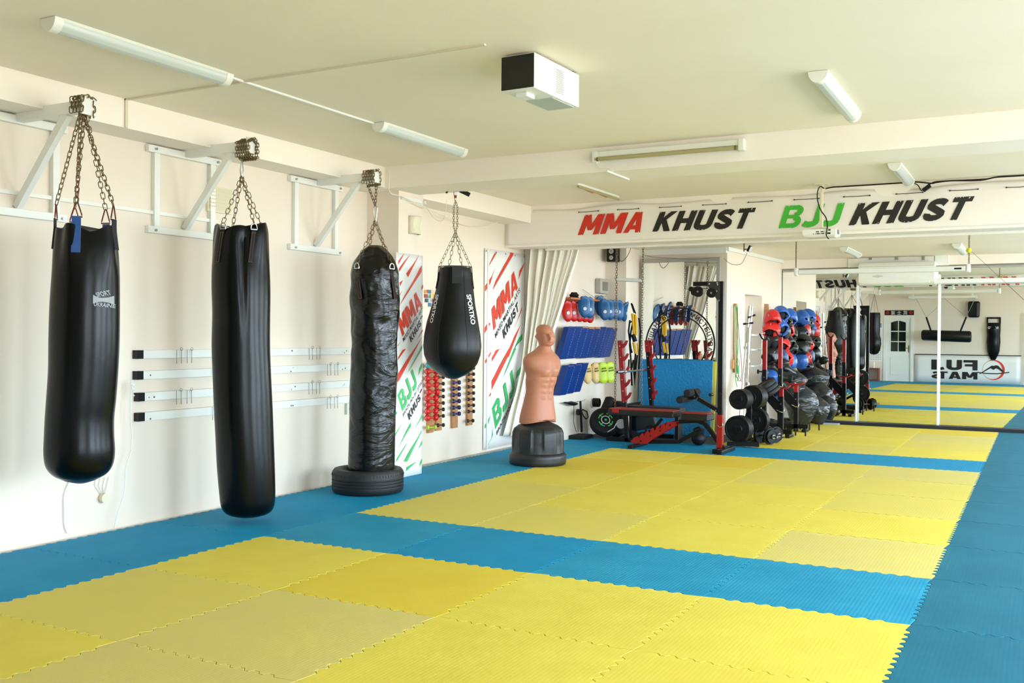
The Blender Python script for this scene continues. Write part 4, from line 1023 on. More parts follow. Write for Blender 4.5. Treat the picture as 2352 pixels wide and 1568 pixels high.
# ================================================================ CEILING FITTINGS
def tube_lamp(label,a,b,z,r=.055,grp='tube lamps on the ceiling'):
    a=Vector(a);b=Vector(b); c=(a+b)/2; d=(b-a).normalized(); s=Vector((-d.y,d.x,0)); t=thing('tube_lamp',label,'lamp',(c.x,c.y,z-.07),grp); L=(b-a).length
    def P(x,y,zz): return a+d*x+s*y+Vector((0,0,zz-a.z))
    m=MB(); m.prism([P(.05,-r,z),P(.05,r,z),P(.05,r*.8,z-.02),P(.05,-r*.8,z-.02)],d*(L-.1)); m.build('tray',WPLAST,t)
    m=MB(); R=[]
    for x in (.045,L-.045):
        R.append([P(x,r*.93*math.cos(q),z-.014-r*.95*math.sin(q)) for q in [PI*k/14 for k in range(15)]])
    m.rings(R); m.build('diffuser',mat('ribbed_acrylic',(206,212,208),.25,bump=('wave',(18,90,18),.25,.003)),t,smooth=True)
    for x0 in (0,L-.05):
        m=MB(); m.rings([[P(x0+k*.05,r*1.02*math.cos(q),z-.002-r*1.22*math.sin(q)) for q in [PI*k2/14 for k2 in range(15)]] for k in (0,1)]); m.build('end_cap',WPLAST,t,smooth=True)
    return t
z=2.88
tube_lamp('long tube lamp on the ceiling nearest the camera, above the leftmost bag',(.24,-1.80,z),(.24,-.60,z),z)
tube_lamp('tube lamp in line beyond the nearest one, just before the near beam',(.28,.86,z),(.28,2.04,z),z)
tube_lamp('tube lamp on the near ceiling right of the white box unit',(3.38,.86,z),(3.38,2.06,z),z)
tube_lamp('tube lamp between the two beams, above the hanging projector',(3.38,4.2,z),(3.38,5.28,z),z)
tube_lamp('left tube lamp on the low ceiling before the mirrors',(2.15,8.95,H3),(2.15,10.15,H3),H3)
tube_lamp('right tube lamp on the low ceiling before the mirrors',(3.55,9.0,H3),(3.55,10.2,H3),H3)
# lamp lit from its side between beams (red strip)
a=onz(1322,421,2.872); b=onz(1418,452,2.872); t=thing('strip_lamp','bare strip lamp with a peeling red sheet between the beams','lamp',((a.x+b.x)/2,(a.y+b.y)/2,2.84))
m=MB(); m.bar(a,b,.05,.03); m.build('tray',WPLAST,t,bevel=.003)
m=MB(); m.tube([a+Vector((.02,.02,-.03)),b+Vector((.02,-.02,-.03))],.013,10); m.build('tube',mat('dull_gold_glass',(170,158,110),.3),t,smooth=True)
m=MB(); s=Vector((-.035,0,-.012)); d=(b-a); 
m.prism([a+d*.08+s,a+d*.5+s*1.9,a+d*.55+s*1.3,a+d*.85+s*1.9,a+d*.9+s],(0,0,-.002)); m.build('red_sheet',mat('faded_red_film',(210,130,110),.5),t)
# lamp on the near beam face
p=ony(1362,362,2.42); q=ony(1712,325,2.42); zc=(p.z+q.z)/2-.015
t=thing('strip_lamp','bare glass tube lamp fixed along the face of near beam','lamp',((p.x+q.x)/2,2.45,zc-.03))
m=MB(); m.box2((p.x+.02,2.40,zc+.0),(q.x-.02,2.45,zc+.045)); m.build('tray',WPLAST,t,bevel=.004)
m=MB(); m.tube([(p.x+.03,2.395,zc-.018),(q.x-.06,2.395,zc-.018)],.016,12); m.build('tube',mat('frosted_gold_glass',(176,164,118),.35,bump=('noise',(120,120,120),.4,.002)),t,smooth=True)
for x in (p.x,q.x-.05): m=MB(); m.box2((x,2.385,zc-.04),(x+.05,2.45,zc+.05)); m.build('end_cap',WPLAST,t,bevel=.01)
m=MB(); 
for x in (p.x+.045,q.x-.075): m.tube([(x,2.395,zc-.018),(x+.014,2.395,zc-.018)],.0175,12)
m.build('contacts',RUST,t)
cord('cable','thin cable dropping from the tube lamp to the white trunking under near beam',[(p.x+.04,2.39,zc-.03),(p.x+.06,2.42,zc-.08),(p.x+.13,2.445,2.70),(p.x+.16,2.47,2.675)],.003,WPLAST,'cable')
m=MB(); a=onz(1393,393,2.675); b=onz(1443,412,2.675); m.bar(a,b,.02,.012); tag(m.build('cable_trunking',WHITE),'short white trunking piece under the near beam','trunking')
# conduits
m=MB(); m.box2((.225,-.60,2.868),(.245,.86,2.88)); tag(m.build('cable_trunking',WHITE),'white ceiling trunking joining the two nearest tube lamps','trunking')
m=MB(); m.box2((-.8,-.465,2.870),(1.93,-.445,2.8798)); m.box2((-.8,-.465,2.69),(-.787,-.445,2.8798)); tag(m.build('cable_trunking',mat('cream_trunking',(226,214,188),.6)),'cream ceiling trunking running from the soffit to the white box unit','trunking')
# white box unit with black front on the ceiling
t=thing('ceiling_unit','white box unit with a black square front on the near ceiling','ceiling unit',(2.05,.18,2.66))
ya,yb=-.10,.55; xa,xb=1.955,2.185
A=[(xa,ya,2.865),(xb,ya,2.865),(xb,ya,2.655),(xa,ya,2.655)]
cpt=Vector(((xa+xb)/2,(ya+yb)/2,0))
# place from the pixels of its bottom edge
pbl=onz(1228,119,2.868); pbr=onz(1331,172,2.868)
dd=(pbr-pbl); dd.z=0; L=dd.length; dd.normalize(); ss=Vector((-dd.y,dd.x,0)); o0=Vector((pbl.x,pbl.y,0))
Wd=.21; Hh=.19; zt_=2.868
def U(x,y,z): return o0+dd*x+ss*y+Vector((0,0,z))
m=MB(); m.bar(U(0,Wd/2,zt_-Hh/2),U(L,Wd/2,zt_-Hh/2),Wd,Hh); m.build('casing',WHITE,t,bevel=.006)
m=MB(); m.bar(U(-.004,Wd/2,zt_-Hh/2),U(.002,Wd/2,zt_-Hh/2),Wd*.97,Hh*.96); m.build('front_panel',mat('black_glass',(8,8,8),.25),t,bevel=.004)
m=MB()
for k in range(14): zz=zt_-.035-k*.0095; m.bar(U(L*.46,-.001,zz),U(L*.62,-.001,zz),.002,.002)
m.build('side_slots',mat('slot_grey',(150,146,136),.7),t)
m=MB(); m.bar(U(.06,Wd*.55,zt_-Hh-.012),U(.15,Wd*.55,zt_-Hh-.012),.07,.024); m.build('sensor',WHITE,t,bevel=.003)
m=MB(); m.bar(U(L*.45,Wd*.5,zt_-Hh-.002),U(L*.95,Wd*.5,zt_-Hh-.002),Wd*.8,.004); m.build('service_cover',mat('pale_grey_plastic',(186,194,184),.4),t)
m=MB(); 
for q in (.1,.9): m.bar(U(L*q,Wd/2,zt_),U(L*q+.03,Wd/2,zt_),Wd*.9,.026)
m.build('mounting_feet',STEEL,t)
# ---- hanging projector
px,py=2.58,5.17; t=thing('projector','white projector hanging on a pole in front of lettered banner','projector',(px,py,2.34))
m=MB(); m.box((px,py,2.44+.215),(.03,.045,.43)); m.box((px,py,2.875),(.13,.1,.01)); m.box((px+.0,py-.023,2.70),(.012,.004,.2)); m.build('pole',CREAM,t,bevel=.003)
m=MB(); m.box((px,py,2.437),(.19,.02,.012)); m.box((px-.09,py,2.43),(.015,.12,.012)); m.box((px+.09,py,2.43),(.015,.12,.012)); m.build('mount_arms',CREAM,t,bevel=.002)
pl=ony(1843,540,py-.1); pr=ony(1905,537,py-.1); cz=2.385
rz=Matrix.Rotation(math.radians(0),3,'Z')
m=MB(); x0,x1=px-.165,px+.165; y0_,y1_=py-.115,py+.115
m.rings([[(x0+.03,y0_+.03,cz-.045),(x1-.03,y0_+.03,cz-.045),(x1-.03,y1_-.03,cz-.045),(x0+.03,y1_-.03,cz-.045)],[(x0,y0_,cz-.025),(x1,y0_,cz-.025),(x1,y1_,cz-.025),(x0,y1_,cz-.025)],[(x0,y0_,cz+.035),(x1,y0_,cz+.035),(x1,y1_,cz+.035),(x0,y1_,cz+.035)]]); m.build('casing',WPLAST,t,bevel=.008)
m=MB()
for k in range(4): m.tube([(x0+.11+.022*k,y0_-.002,cz-.014),(x0+.11+.022*k,y0_+.004,cz-.014)],.0045,8)
for k in range(2): m.box((x0+.15+.045*k,y0_,cz+.006),(.03,.006,.009)); m.box((x0+.155+.045*k,y0_,cz-.013),(.028,.006,.009))
m.box((x1-.07,y0_,cz-.012),(.03,.006,.016)); m.box((x1-.065,y0_,cz+.02),(.022,.006,.014)); m.build('ports',BLKP,t)
m=MB()
for k in range(7): m.box((x1,y0_+.04+k*.018,cz+.005),(.004,.006,.045))
m.build('vent',mat('slot_grey2',(130,130,124),.7),t)
m=MB(); m.tube([(px+.02,y1_,cz),(px+.02,y1_+.02,cz)],.035,20); m.build('lens',mat('lens_glass',(40,40,50),.1),t,smooth=True)
def PB(u,v,y=5.30):
    p=ony(u,v,y); p.z=min(p.z,2.868); return p
cord('cable','black cable coiling down the projector pole to its ports',[PB(1893,433,5.14),PB(1884,428,5.12),PB(1878,440,5.12),PB(1878,460,5.12),PB(1885,482,5.12),PB(1897,500,5.11),PB(1900,520,5.06),PB(1898,540,5.04),PB(1904,549,5.05)],.0055,BLKP,'cable')
cord('cable','long black cable looping along the ceiling above the lettered banner',[PB(u,v,5.36) for u,v in ((1896,433),(1912,429),(1930,426),(1965,425.5),(2000,422),(2045,418),(2090,416),(2110,418),(2140,421),(2150,419),(2185,415),(2250,414),(2290,404),(2330,393),(2372,390))],.007,BLKP,'cable')
cord('cable','second thinner black cable crossing the first near the adaptor',[PB(u,v,5.385) for u,v in ((2095,416),(2108,425),(2118,438))]+[PB(u,v,5.385) for u,v in ((2135,424),(2150,417),(2200,414),(2260,411),(2290,405),(2320,405),(2372,398))],.005,BLKP,'cable')
m=MB(); a=PB(2120,438,5.38); b=PB(2137,425,5.38); m.bar(a,b,.032,.04); tag(m.build('power_adaptor',BLKP,bevel=.006),'black power adaptor dangling from the cable over the banner','adaptor')
# white wiring at the column
cord('cable','white cable sagging from the near beam corner to the lettered banner',[ony(888,388,2.40),ony(895,400,2.40),Vector((-.72,2.42,2.64)),Vector((-.70,2.6,2.62)),Vector((-.68,3.0,2.55)),onx(960,470,-.9),onx(1040,505,-1.1),onx(1080,520,-1.17),onx(1130,515,-1.1),onx(1180,490,-.95),onx(1225,472,-.83)],.004,WPLAST,'cable')
cord('cable','thin cable from the column junction to the teardrop bag plug',[Vector((-.73,3.02,2.60)),Vector((-.6,2.95,2.47)),Vector((-.5,2.92,2.42)),Vector((-.42,2.88,2.45)),ony(1026,458,2.86)],.003,WPLAST,'cable')
m=MB(); m.box2((-.74,2.62,2.60),(-.72,2.95,2.63)); m.box2((-.76,3.0,2.60),(-.72,3.02,2.63)); tag(m.build('cable_trunking',WHITE),'short white trunking across the top of the banner column','trunking')
# ================================================================ PADS AND MITTS ON THE CORNER WALL
XP=-.88
def placed(name,label,cat,group,mbs,loc):
    pass
def sub(v): return [v]
def pad_proto(h,w,th,lean,mm,amber,name='strike_pad'):
    t=thing(name,'',  'strike pad',(0,0,0),'blue strike pads on the corner wall'); m=MB()
    def q(x,y,z): return (x+lean*(z/h),y,z)
    P=[q(0,-w/2,0),q(th,-w/2,0),q(th,w/2,0),q(0,w/2,0),q(0,-w/2,h),q(th,-w/2,h),q(th,w/2,h),q(0,w/2,h)]
    m.add(P,[(0,1,2,3),(7,6,5,4),(0,4,5,1),(1,5,6,2),(2,6,7,3),(3,7,4,0)]); m.build('body',mm,t,world=False,bevel=.012)
    m=MB()
    m.add([q(th+.003,-w/2+.008,h-.018),q(th+.003,w/2-.008,h-.018),q(th-.012,w/2-.008,h+.003),q(th-.012,-w/2+.008,h+.003)],[(0,1,2,3)]); m.build('top_panel',YELV if amber else mat('navy_vinyl2',(20,30,90),.5),t,world=False,solid=.004)
    m=MB()
    for k in range(12): z=h*(k+.8)/13; m.tube([q(th+.002,w/2-.012,z),q(th+.002,w/2-.012,z+.012)],.0022,4); 
    m.build('stitching',mat('pale_blue_thread',(150,190,230),.6),t,world=False)
    return t
PB_=pad_proto(.41,.19,.085,.12,BLUEV,False); PA_=pad_proto(.41,.19,.085,.12,BLUEV,True)
z0=onx(1300,824,-.84).z
amb=[0,0,1,1,1,0,0,1]; first={0:True,1:True}
for k in range(8):
    pr=PA_ if amb[k] else PB_; y=6.30+.203*k; loc=(XP+.01,y,z0-.0+.004*(k%3)); lab='%s blue strike pad from the curtain, upper row on the corner wall'%NUM[k+0].replace('top','first')
    if first[amb[k]]: pr.location=loc; pr['label']=lab; first[amb[k]]=False
    else: dup(pr,loc,label=lab)
t=pad_proto(.38,.19,.10,.12,BLUEV,False); z1=onx(1300,905,-.84).z
for k in range(3):
    loc=(XP+.01,6.26+.215*k,z1+.01*k); lab='%s blue strike pad from the curtain, lower row on the corner wall'%NUM[k].replace('top','first')
    if k==0: t.location=loc; t['label']=lab
    else: dup(t,loc,label=lab)
# curved mitts
def mitt(w,h,th,face,back,name,grp,cat='focus mitt',logo=None,curve=.35):
    t=thing(name,'',cat,(0,0,0),grp); m=MB()
    def fn(u,v,o):
        a=(u-.5)*2; b=(v-.5)*2; e=math.sqrt(max(0,1-abs(b)**3.2*0)); ww=w/2*(1-.30*max(0,-b)**2-.08*max(0,b)**3); yy=a*ww; zz=b*h/2; 
        edge=1-max(abs(a)**4,abs(b)**5); return Vector((o*th/2*max(.15,edge**.5)+curve*h*.35*(b*b*(1 if b>0 else .4))-curve*w*.2*a*a,yy*math.sqrt(max(.02,1-abs(b)**4*.85)),zz))
    n=12; P=[];Fc=[]
    g1=MB(); g1.grid(lambda u,v:fn(u,v,1),n,n); g2=MB(); g2.grid(lambda u,v:fn(u,v,-1),n,n)
    m.add(g1.v,g1.f); g1b=m.build('pad',face,t,world=False,smooth='all')
    bd=[(i,0) for i in range(n)]+[(n,j) for j in range(n)]+[(n-i,n) for i in range(n)]+[(0,n-j) for j in range(n)]
    q=MB(); q.add(g2.v,g2.f); k0=len(q.v); q.add([g1.v[i*(n+1)+j] for i,j in bd],[]); L=len(bd); q.f+=[(k0+a,k0+(a+1)%L,bd[(a+1)%L][0]*(n+1)+bd[(a+1)%L][1],bd[a][0]*(n+1)+bd[a][1]) for a in range(L)]
    q.build('back',back,t,world=False,smooth='all')
    if logo=='spot':
        q=MB(); c=fn(.5,.42,1)+Vector((.004,0,0)); q.tube([c,c+Vector((.002,0,0))],.022,16); q.build('printed_logo',mat('pale_print',(200,210,215),.5),t,world=False)
    if logo=='text':
        q=MB(); text_fn(q,'VENUM',lambda a,b:fn(.25+.5*a,.56+.07*b,1)+Vector((.005,0,0)),.03)
        for k in range(5): 
            q.add([fn(x,y,1)+Vector((.005,0,0)) for x,y in [(.3+.08*k,.68),(.36+.08*k,.68+.05*(k%2)),(.38+.08*k,.76),(.33+.08*k,.74)]],[(0,1,2,3)])
        q.build('printed_logo',INK,t,world=False)
    return t
SH=XP
def wallz(u,v,x): return onx(u,v,x)
mR=mitt(.145,.27,.05,REDV,mat('dark_red_vinyl',(150,18,20),.4),'focus_mitt','red focus mitts on the corner wall',logo='spot')
mB=mitt(.155,.28,.05,BLUEM,mat('navy_back',(18,60,110),.5),'focus_mitt','blue focus mitts on the corner wall',logo='spot')
def put(pr,lst,grpdesc,rots,fl):
    for k,(u,v,x) in enumerate(lst):
        p=onx(u,v,x); lab=grpdesc%(NUM[k].replace('top','first')); r=rots(k)
        if k==0 and fl: pr.location=p; pr.rotation_euler=r; pr['label']=lab
        else: dup(pr,p,rot=r,label=lab)
put(mR,[(1303,714,-.74),(1317,714,-.74),(1330,715,-.74),(1342,716,-.74),(1354,718,-.76)],'%s red focus mitt from the curtain, under the orange shelf',lambda k:(.16,.12,-.75-.1*(k%2)),True)
put(mB,[(1342,704,-.60),(1353,706,-.60),(1378,702,-.66),(1388,711,-.56),(1400,711,-.60),(1412,710,-.60),(1421,712,-.58),(1435,715,-.56)],'%s blue focus mitt from the curtain, in the row by meter boxes',lambda k:(.22+.06*((k%3)-1),.15,-.7+.2*((k%3)-1) if k!=7 else .0),True)
mT=mitt(.14,.28,.07,mat('tan_leather',(236,200,130),.4),BLKF,'focus_mitt','tan and lime mitts on the corner wall',logo='text',curve=.25)
mL=mitt(.185,.29,.07,mat('lime_leather',(196,220,50),.4),BLKF,'focus_mitt','tan and lime mitts on the corner wall',logo='text',curve=.25)
put(mT,[(1349,857,-.78),(1367,856,-.78)],'%s tan focus mitt from the left, below the blue strike pads',lambda k:(.12,0,-.55),True)
put(mL,[(1384,856,-.78),(1400,855,-.72)],'%s lime focus mitt from the left, below the blue strike pads',lambda k:(.12,0,-.55),True)
# shelf
a=onx(1300,685,-.72); m=MB(); m.box2((XP,6.15,a.z-.012),(XP+.26,7.05,a.z+.012)); tag(m.build('wall_shelf',OAKB,bevel=.003),'orange wooden shelf board above the red focus mitts','shelf')
m=MB(); 
for k in range(14):
    a_=k*2.4; m.tube([(XP+.13+.05*math.cos(a_),6.52+.06*math.sin(a_),a.z+.02),(XP+.13+.03*math.cos(a_+1),6.52+.03*math.sin(a_+1),a.z+.08),(XP+.13+.055*math.cos(a_+2),6.52+.06*math.sin(a_+2),a.z+.05)],.012,5)
tag(m.build('black_strap_bundle',BLKF,smooth='all'),'black strap bundle lying on the orange shelf','strap')
# meter boxes
for (v0,v1,lab,dx) in ((640,676,'upper grey electricity meter box on the corner wall',.09),(678,724,'lower grey electricity meter box on the corner wall',.06)):
    a=onx(1385,v0,-.8); b=onx(1385,v1,-.8); t=thing('meter_box',lab,'meter box',(XP,7.62,b.z),'meter boxes on the corner wall'); m=MB(); m.box2((XP,7.48,b.z+.01),(XP+dx,7.78,a.z)); m.build('case',mat('grey_plastic_case',(176,170,156),.35),t,bevel=.015)
    m=MB(); m.box2((XP+dx-.004,7.54,b.z+.05),(XP+dx+.006,7.72,a.z-.04)); m.build('window',mat('clear_grey_window',(120,118,110),.15),t,bevel=.004)
# speaker
a=ony(1398,570,7.75); b=ony(1415,601,7.75); t=thing('speaker','small black two-cone speaker high in exercise corner','speaker',((a.x+b.x)/2,7.75,b.z)); X0=a.x; X1=b.x
m=MB(); m.box2((X0,7.68,b.z),(X1+.02,7.84,a.z)); m.build('cabinet',BLK,t,bevel=.006)
for k,(f,r) in enumerate(((.75,.036),(.28,.03))):
    cz=b.z+(a.z-b.z)*f; m=MB(); cx=(X0+X1)/2+.012; m.lathe([(r,0),(r*.95,-.006),(r*.55,-.004),(r*.5,.006),(r*.15,.01)],24,(cx,7.678,cz),Matrix.Rotation(PI/2,3,'X')); m.build('cone',mat('silver_cone',(190,190,186),.3,.6),t,smooth=True)
    m=MB(); m.tube([(cx,7.672,cz),(cx,7.670,cz)],r*.45,16); m.build('cone_centre',BLKP,t)
# long chains with a bar
def bar_set():
    c1=ony(1417,565,7.1); c2=ony(1477,568,7.1)
    b1=ony(1414,1000,7.1); b2=ony(1474,985,7.1)
    m=MB(); chain(m,[(c1.x,7.1,2.505),(c1.x-.01,7.1,.05)],L=.044,w=.022,r=.0034); o1=m.build('hanging_chain',RUST,smooth='all'); tag(o1,'long steel chain hanging to floor, left one of the pair in the corner','chain','long hanging chains')
    m=MB(); chain(m,[(c2.x,7.1,2.505),(c2.x-.01,7.1,.30)],L=.044,w=.022,r=.0034); o2=m.build('hanging_chain',RUST,smooth='all'); tag(o2,'long steel chain hanging in front of mirror, right one of the pair','chain','long hanging chains')
    z=ony(1445,643,7.1).z; m=MB(); t=thing('hanging_bar','short white bar held between the two long chains','bar',((c1.x+c2.x)/2,7.1,z)); m.tube([(c1.x+.015,7.09,z+.01),(c2.x-.015,7.09,z-.01)],.023,12); m.build('bar',WHITE,t,smooth=True)
    for c in (c1,c2): m=MB(); m.tube([(c.x,7.08,z-.02),(c.x-.02,7.08,z+.03),(c.x,7.08,z+.07),(c.x+.02,7.08,z+.03)],.005,6,closed=True); m.build('carabiner',STEEL,t,smooth=True)
bar_set()
# suspension trainer straps
def trx():
    Y=7.83; pz=lambda u,v:ony(u,v,Y)
    t=thing('suspension_trainer','yellow and black suspension straps hanging on the pier beside the mirror','suspension trainer',tuple(pz(1460,888)))
    m=MB(); m.tube([pz(1450,696),pz(1453,706),pz(1457,718)],.012,6,flat=.4); m.tube([pz(1452,698),pz(1460,720)],.009,6); m.build('anchor_strap',BLKF,t,smooth='all')
    m=MB(); Y2=mat('safety_yellow',(246,190,30),.55)
    for i,(p,q,r) in enumerate((((1455,720),(1459,772),.022),((1462,722),(1463,770),.020),((1457,786),(1462,812),.02),((1466,788),(1469,815),.014))):
        m=MB(); m.tube([pz(*p)+Vector((0,-.03,0)),pz(*q)+Vector((0,-.03,0))],r,10); m.build('grip',Y2,t,smooth=True)
    m=MB(); m.tube([pz(1456,768)+Vector((0,-.035,0)),pz(1461,784)+Vector((0,-.035,0))],.032,10); m.build('buckle',BLKP,t,smooth=True)
    for k,(L_) in enumerate(([(1448,735),(1445,760),(1450,800),(1453,810)],[(1449,740),(1456,736),(1451,760),(1448,790),(1451,830),(1453,885)],[(1462,812),(1458,850),(1460,888),(1462,850),(1466,815)],[(1470,730),(1474,760),(1472,800),(1470,850)],[(1448,825),(1447,842),(1455,844),(1458,826)])):
        m=MB(); m.tube([pz(*q)+Vector((0,-.02-.008*k,0)) for q in L_],.013,6,flat=.6); m.build('strap',BLKF,t,smooth='all')
trx()
# leaning mats
def leaning(label,u0,u1,vt,Y,mm,th=.025):
    a=ony(u0,vt,Y); b=ony(u1,vt,Y); z=(a.z+b.z)/2; m=MB(); X0,X1=a.x,b.x
    P=[]
    n=12
    m.bar(((X0+X1)/2,Y-.10,.0),((X0+X1)/2,Y,z),abs(X1-X0),th,up=(0,1,0)); o=m.build('leaning_mat',mm,bevel=.002); return tag(o,label,'gym mat','mats leaning on the corner mirror')
BT=mat('blue_tatami',(20,128,184),.5,bump=('voronoi',(34,34,34),.6,.008))
leaning('blue textured foam mat leaning upright in front of the corner mirror',1471,1638,826,8.10,BT)
leaning('yellow foam mat standing behind the leaning blue mat, only its edge showing',1480,1646,829,8.16,YM_[0],.02)
# black bag / jump trampoline items at left of rack
c=onz(1385,985,.17); 
t=thing('equipment_bag','round black bag with a green and white target print on the floor','bag',(c.x,c.y,0))
p=ony(1389,969,6.95); m=MB(); rot=Matrix.Rotation(math.radians(62),3,'X')@Matrix.Rotation(math.radians(0),3,'Z')
rot=Matrix.Rotation(math.radians(35),3,'Z')@Matrix.Rotation(math.radians(58),3,'X')
t.location=(p.x,p.y,0)
m.lathe([(.02,.05),(.12,.06),(.18,.05),(.20,.02),(.20,-.03),(.15,-.07),(.02,-.08)],36,(p.x,p.y,p.z),rot); m.build('body',BLKF,t,smooth=True)
nr=rot@Vector((0,0,1)); ux=rot@Vector((1,0,0)); uy=rot@Vector((0,1,0)); c0=p+nr*.066
def arcm(m,ra,rb,a0,a1,n=10):
    P=[c0+ux*(math.cos(a)*r)+uy*(math.sin(a)*r) for r in (ra,rb) for a in [a0+(a1-a0)*i/n for i in range(n+1)]]
    m.add(P,[(i,i+1,n+2+i,n+1+i) for i in range(n)])
for k in range(4):
    m=MB(); arcm(m,.085,.1,PI/2*k+.25,PI/2*k+1.35); m.build('printed_green_arc',mat('print_green',(50,190,90),.5),t)
m=MB(); arcm(m,.05,.06,0,2*PI,24); 
for k in range(4): a=PI/4+k*PI/2; m.add([c0+ux*math.cos(a+q)*r+uy*math.sin(a+q)*r for q,r in ((-.05,.05),(.05,.05),(.03,.105),(-.03,.105))],[(0,1,2,3)])
m.build('printed_target',LOGO,t); m=MB(); arcm(m,0.0,.018,0,2*PI,8); m.build('printed_dot',MATS['print_green'],t)
m=MB(); pts=[ony(u,v,6.85) for u,v in ((1358,976),(1354,982),(1360,990),(1375,993),(1395,992),(1410,983),(1416,972))]; m.tube(pts,.006,6); m.build('piping',LOGO,t,smooth='all')
# rolled black bag behind
m=MB(); a=ony(1388,955,7.15); b=ony(1403,918,7.3); m.tube([a+(a-b)*.5,a,b,b+(b-a)*.1],[.06,.085,.08,.045],16); tag(m.build('rolled_mat',BLKF,smooth=True),'black rolled mat leaning on the wall behind the target bag','mat roll')
m=MB(); a=ony(1415,950,7.3); m.rings([[a+Vector((math.cos(q)*r,math.sin(q)*r*.7,z)) for q in [2*PI*k/16 for k in range(16)]] for r,z in ((.05,-.30),(.13,-.26),(.14,-.05),(.13,.12),(.09,.17),(.02,.17))]); tag(m.build('gym_bag',BLKF,smooth=True),'soft black bag standing between rolled mat and squat rack','bag')
m=MB(); a=ony(1427,973,6.97); m.tube([a+Vector((0,0,0)),a+Vector((0,-.02,0))],.062,24); tag(m.build('round_weight',mat('pale_grey_disc',(188,190,188),.5)),'pale grey round disc behind the hanging chain hook','disc')
# coil, pump, straps on wall
a=onx(1367,924,-.84); m=MB()
for k in range(9): m.tube([(XP+.02+.010*k,a.y+.045*math.cos(q),a.z+.055*math.sin(q)) for q in [2*PI*i/20 for i in range(20)]],.0075,5,closed=True)
tag(m.build('coiled_cable',BLKP,smooth='all'),'black coiled cable hung low on the white corner wall','coil')
m=MB(); P=lambda u,v,x=-.80: onx(u,v,x)
t=thing('hand_grip','black T shaped hand grip with thin cord hung low beside the dummy','hand grip',tuple(P(1311,925)))
m=MB(); m.tube([P(1297,924),P(1303,925),P(1311,926),P(1319,927),P(1326,927)],[.008,.012,.028,.026,.012],10); m.build('grip',BLKP,t,smooth=True)
m=MB(); m.tube([P(1318,930),P(1317,967),P(1320,980),P(1324,992)],.004,6); m.build('cord',BLKF,t,smooth='all')
t=thing('hanging_strap','wide black strap with loops hanging from a wall hook','strap',tuple(P(1336,992)))
m=MB(); m.bar(P(1333,921),P(1336,992),.045,.012,up=(1,0,0)); m.build('strap',BLKF,t)
m=MB(); m.tube([P(1326,922,-.84),P(1342,920,-.80),P(1344,917,-.78)],.004,6); m.build('hook',STEEL,t,smooth=True)
m=MB(); m.tube([P(1338,940),P(1348,945),P(1351,958),P(1346,962),P(1340,955),P(1336,945)],.010,6,closed=True,flat=.6); m.build('loop',BLKF,t,smooth='all')
m=MB(); c=P(1326,946); m.tube([c,c+Vector((.035,0,0))],.042,16); m.build('disc',BLKP,t)
m=MB(); a=P(1330,994,-.78); m.box2((a.x-.1,a.y-.12,-.003),(a.x+.12,a.y+.2,.05)); tag(m.build('folded_strap_box',BLKF,bevel=.015),'flat black bundle on the floor under the hanging strap','bundle')
# ================================================================ SQUAT RACK WITH BARBELL
def squat_rack():
    t=thing('squat_rack','black squat rack with red toothed bar catches in front of the corner mirror','squat rack',(-.15,7.15,0))
    for (u0,v0,u1,v1,Y) in ((1425,787,1441,1003,6.75),(1487,786,1502,1003,7.45)):
        a=ony(u0,v0,Y); b=ony(u1,v1,Y); b.z=0; mid=b.lerp(a,.42)
        m=MB(); m.bar(b,a,.05,.05,up=(1,0,0)); up=m.build('upright',BLK,t,bevel=.003)
        m=MB(); d=(a-mid); ax=d.normalized(); s=Vector((1,0,0)); s=(s-ax*s.dot(ax)).normalized(); w=.056
        e0=b.lerp(a,.40); e1=a+ax*.03
        if Y<7: m.bar(e0,e1,.056,.058,up=(1,0,0))
        else: m.bar(e0+Vector((.03,0,0)),e1+Vector((.03,0,0)),.012,.056,up=(1,0,0)); m.bar(e1-ax*.16,e1,.058,.058,up=(1,0,0))
        L=(e1-e0).length
        for k in range(5):
            h=L*(.02+.21*k); c=e0+ax*h; z=Vector((0,-.028,0)); z2=Vector((0,.056,0))
            m.prism([c+s*.02+z,c+s*.075+ax*.05+z,c+s*.10+ax*.10+z,c+s*.085+ax*.105+z,c+s*.06+ax*.07+z,c+s*.02+ax*.055+z],z2)
        m.build('hook_plate',RED,t,bevel=.002)
        m=MB()
        for k in range(6): c=e0+ax*(L*k/5.5)+s*0+Vector((0,-.03,0)); m.tube([c,c+Vector((0,-.006,0))],.008,8)
        m.build('bolts',STEEL,t)
        m=MB(); m.box2((b.x-.28,Y-.025,0),(b.x+.28,Y+.025,.05)); m.build('foot',BLK,t,bevel=.003)
    m=MB(); m.box2((-.17,6.75,.03),(-.12,7.45,.07)); m.box2((-.2,6.78,.42),(-.15,7.42,.47)); m.build('crossbar',BLK,t,bevel=.003)
    a=ony(1413,853.5,6.45); b=ony(1520,847,7.72); z=(a.z+b.z)/2; xb=ony(1432,852,6.75).x+.075
    t2=thing('barbell','bare chrome barbell resting in the red hooks of the squat rack','barbell',(xb,7.1,a.z))
    A=Vector((xb,6.35,a.z+.0)); B=Vector((xb,7.72,a.z)); m=MB(); m.tube([A,B],.014,12); m.build('bar',CHROME,t2,smooth=True)
    for p,q in ((A,A+Vector((0,.26,0))),(B-Vector((0,.22,0)),B)):
        m=MB(); m.tube([p,q],.021,14); m.tube([q-(q-p)*.03,q],.03,14) if p is A else m.tube([p,p+(q-p)*.03],.03,14); m.build('sleeve',CHROME,t2,smooth=True)
squat_rack()
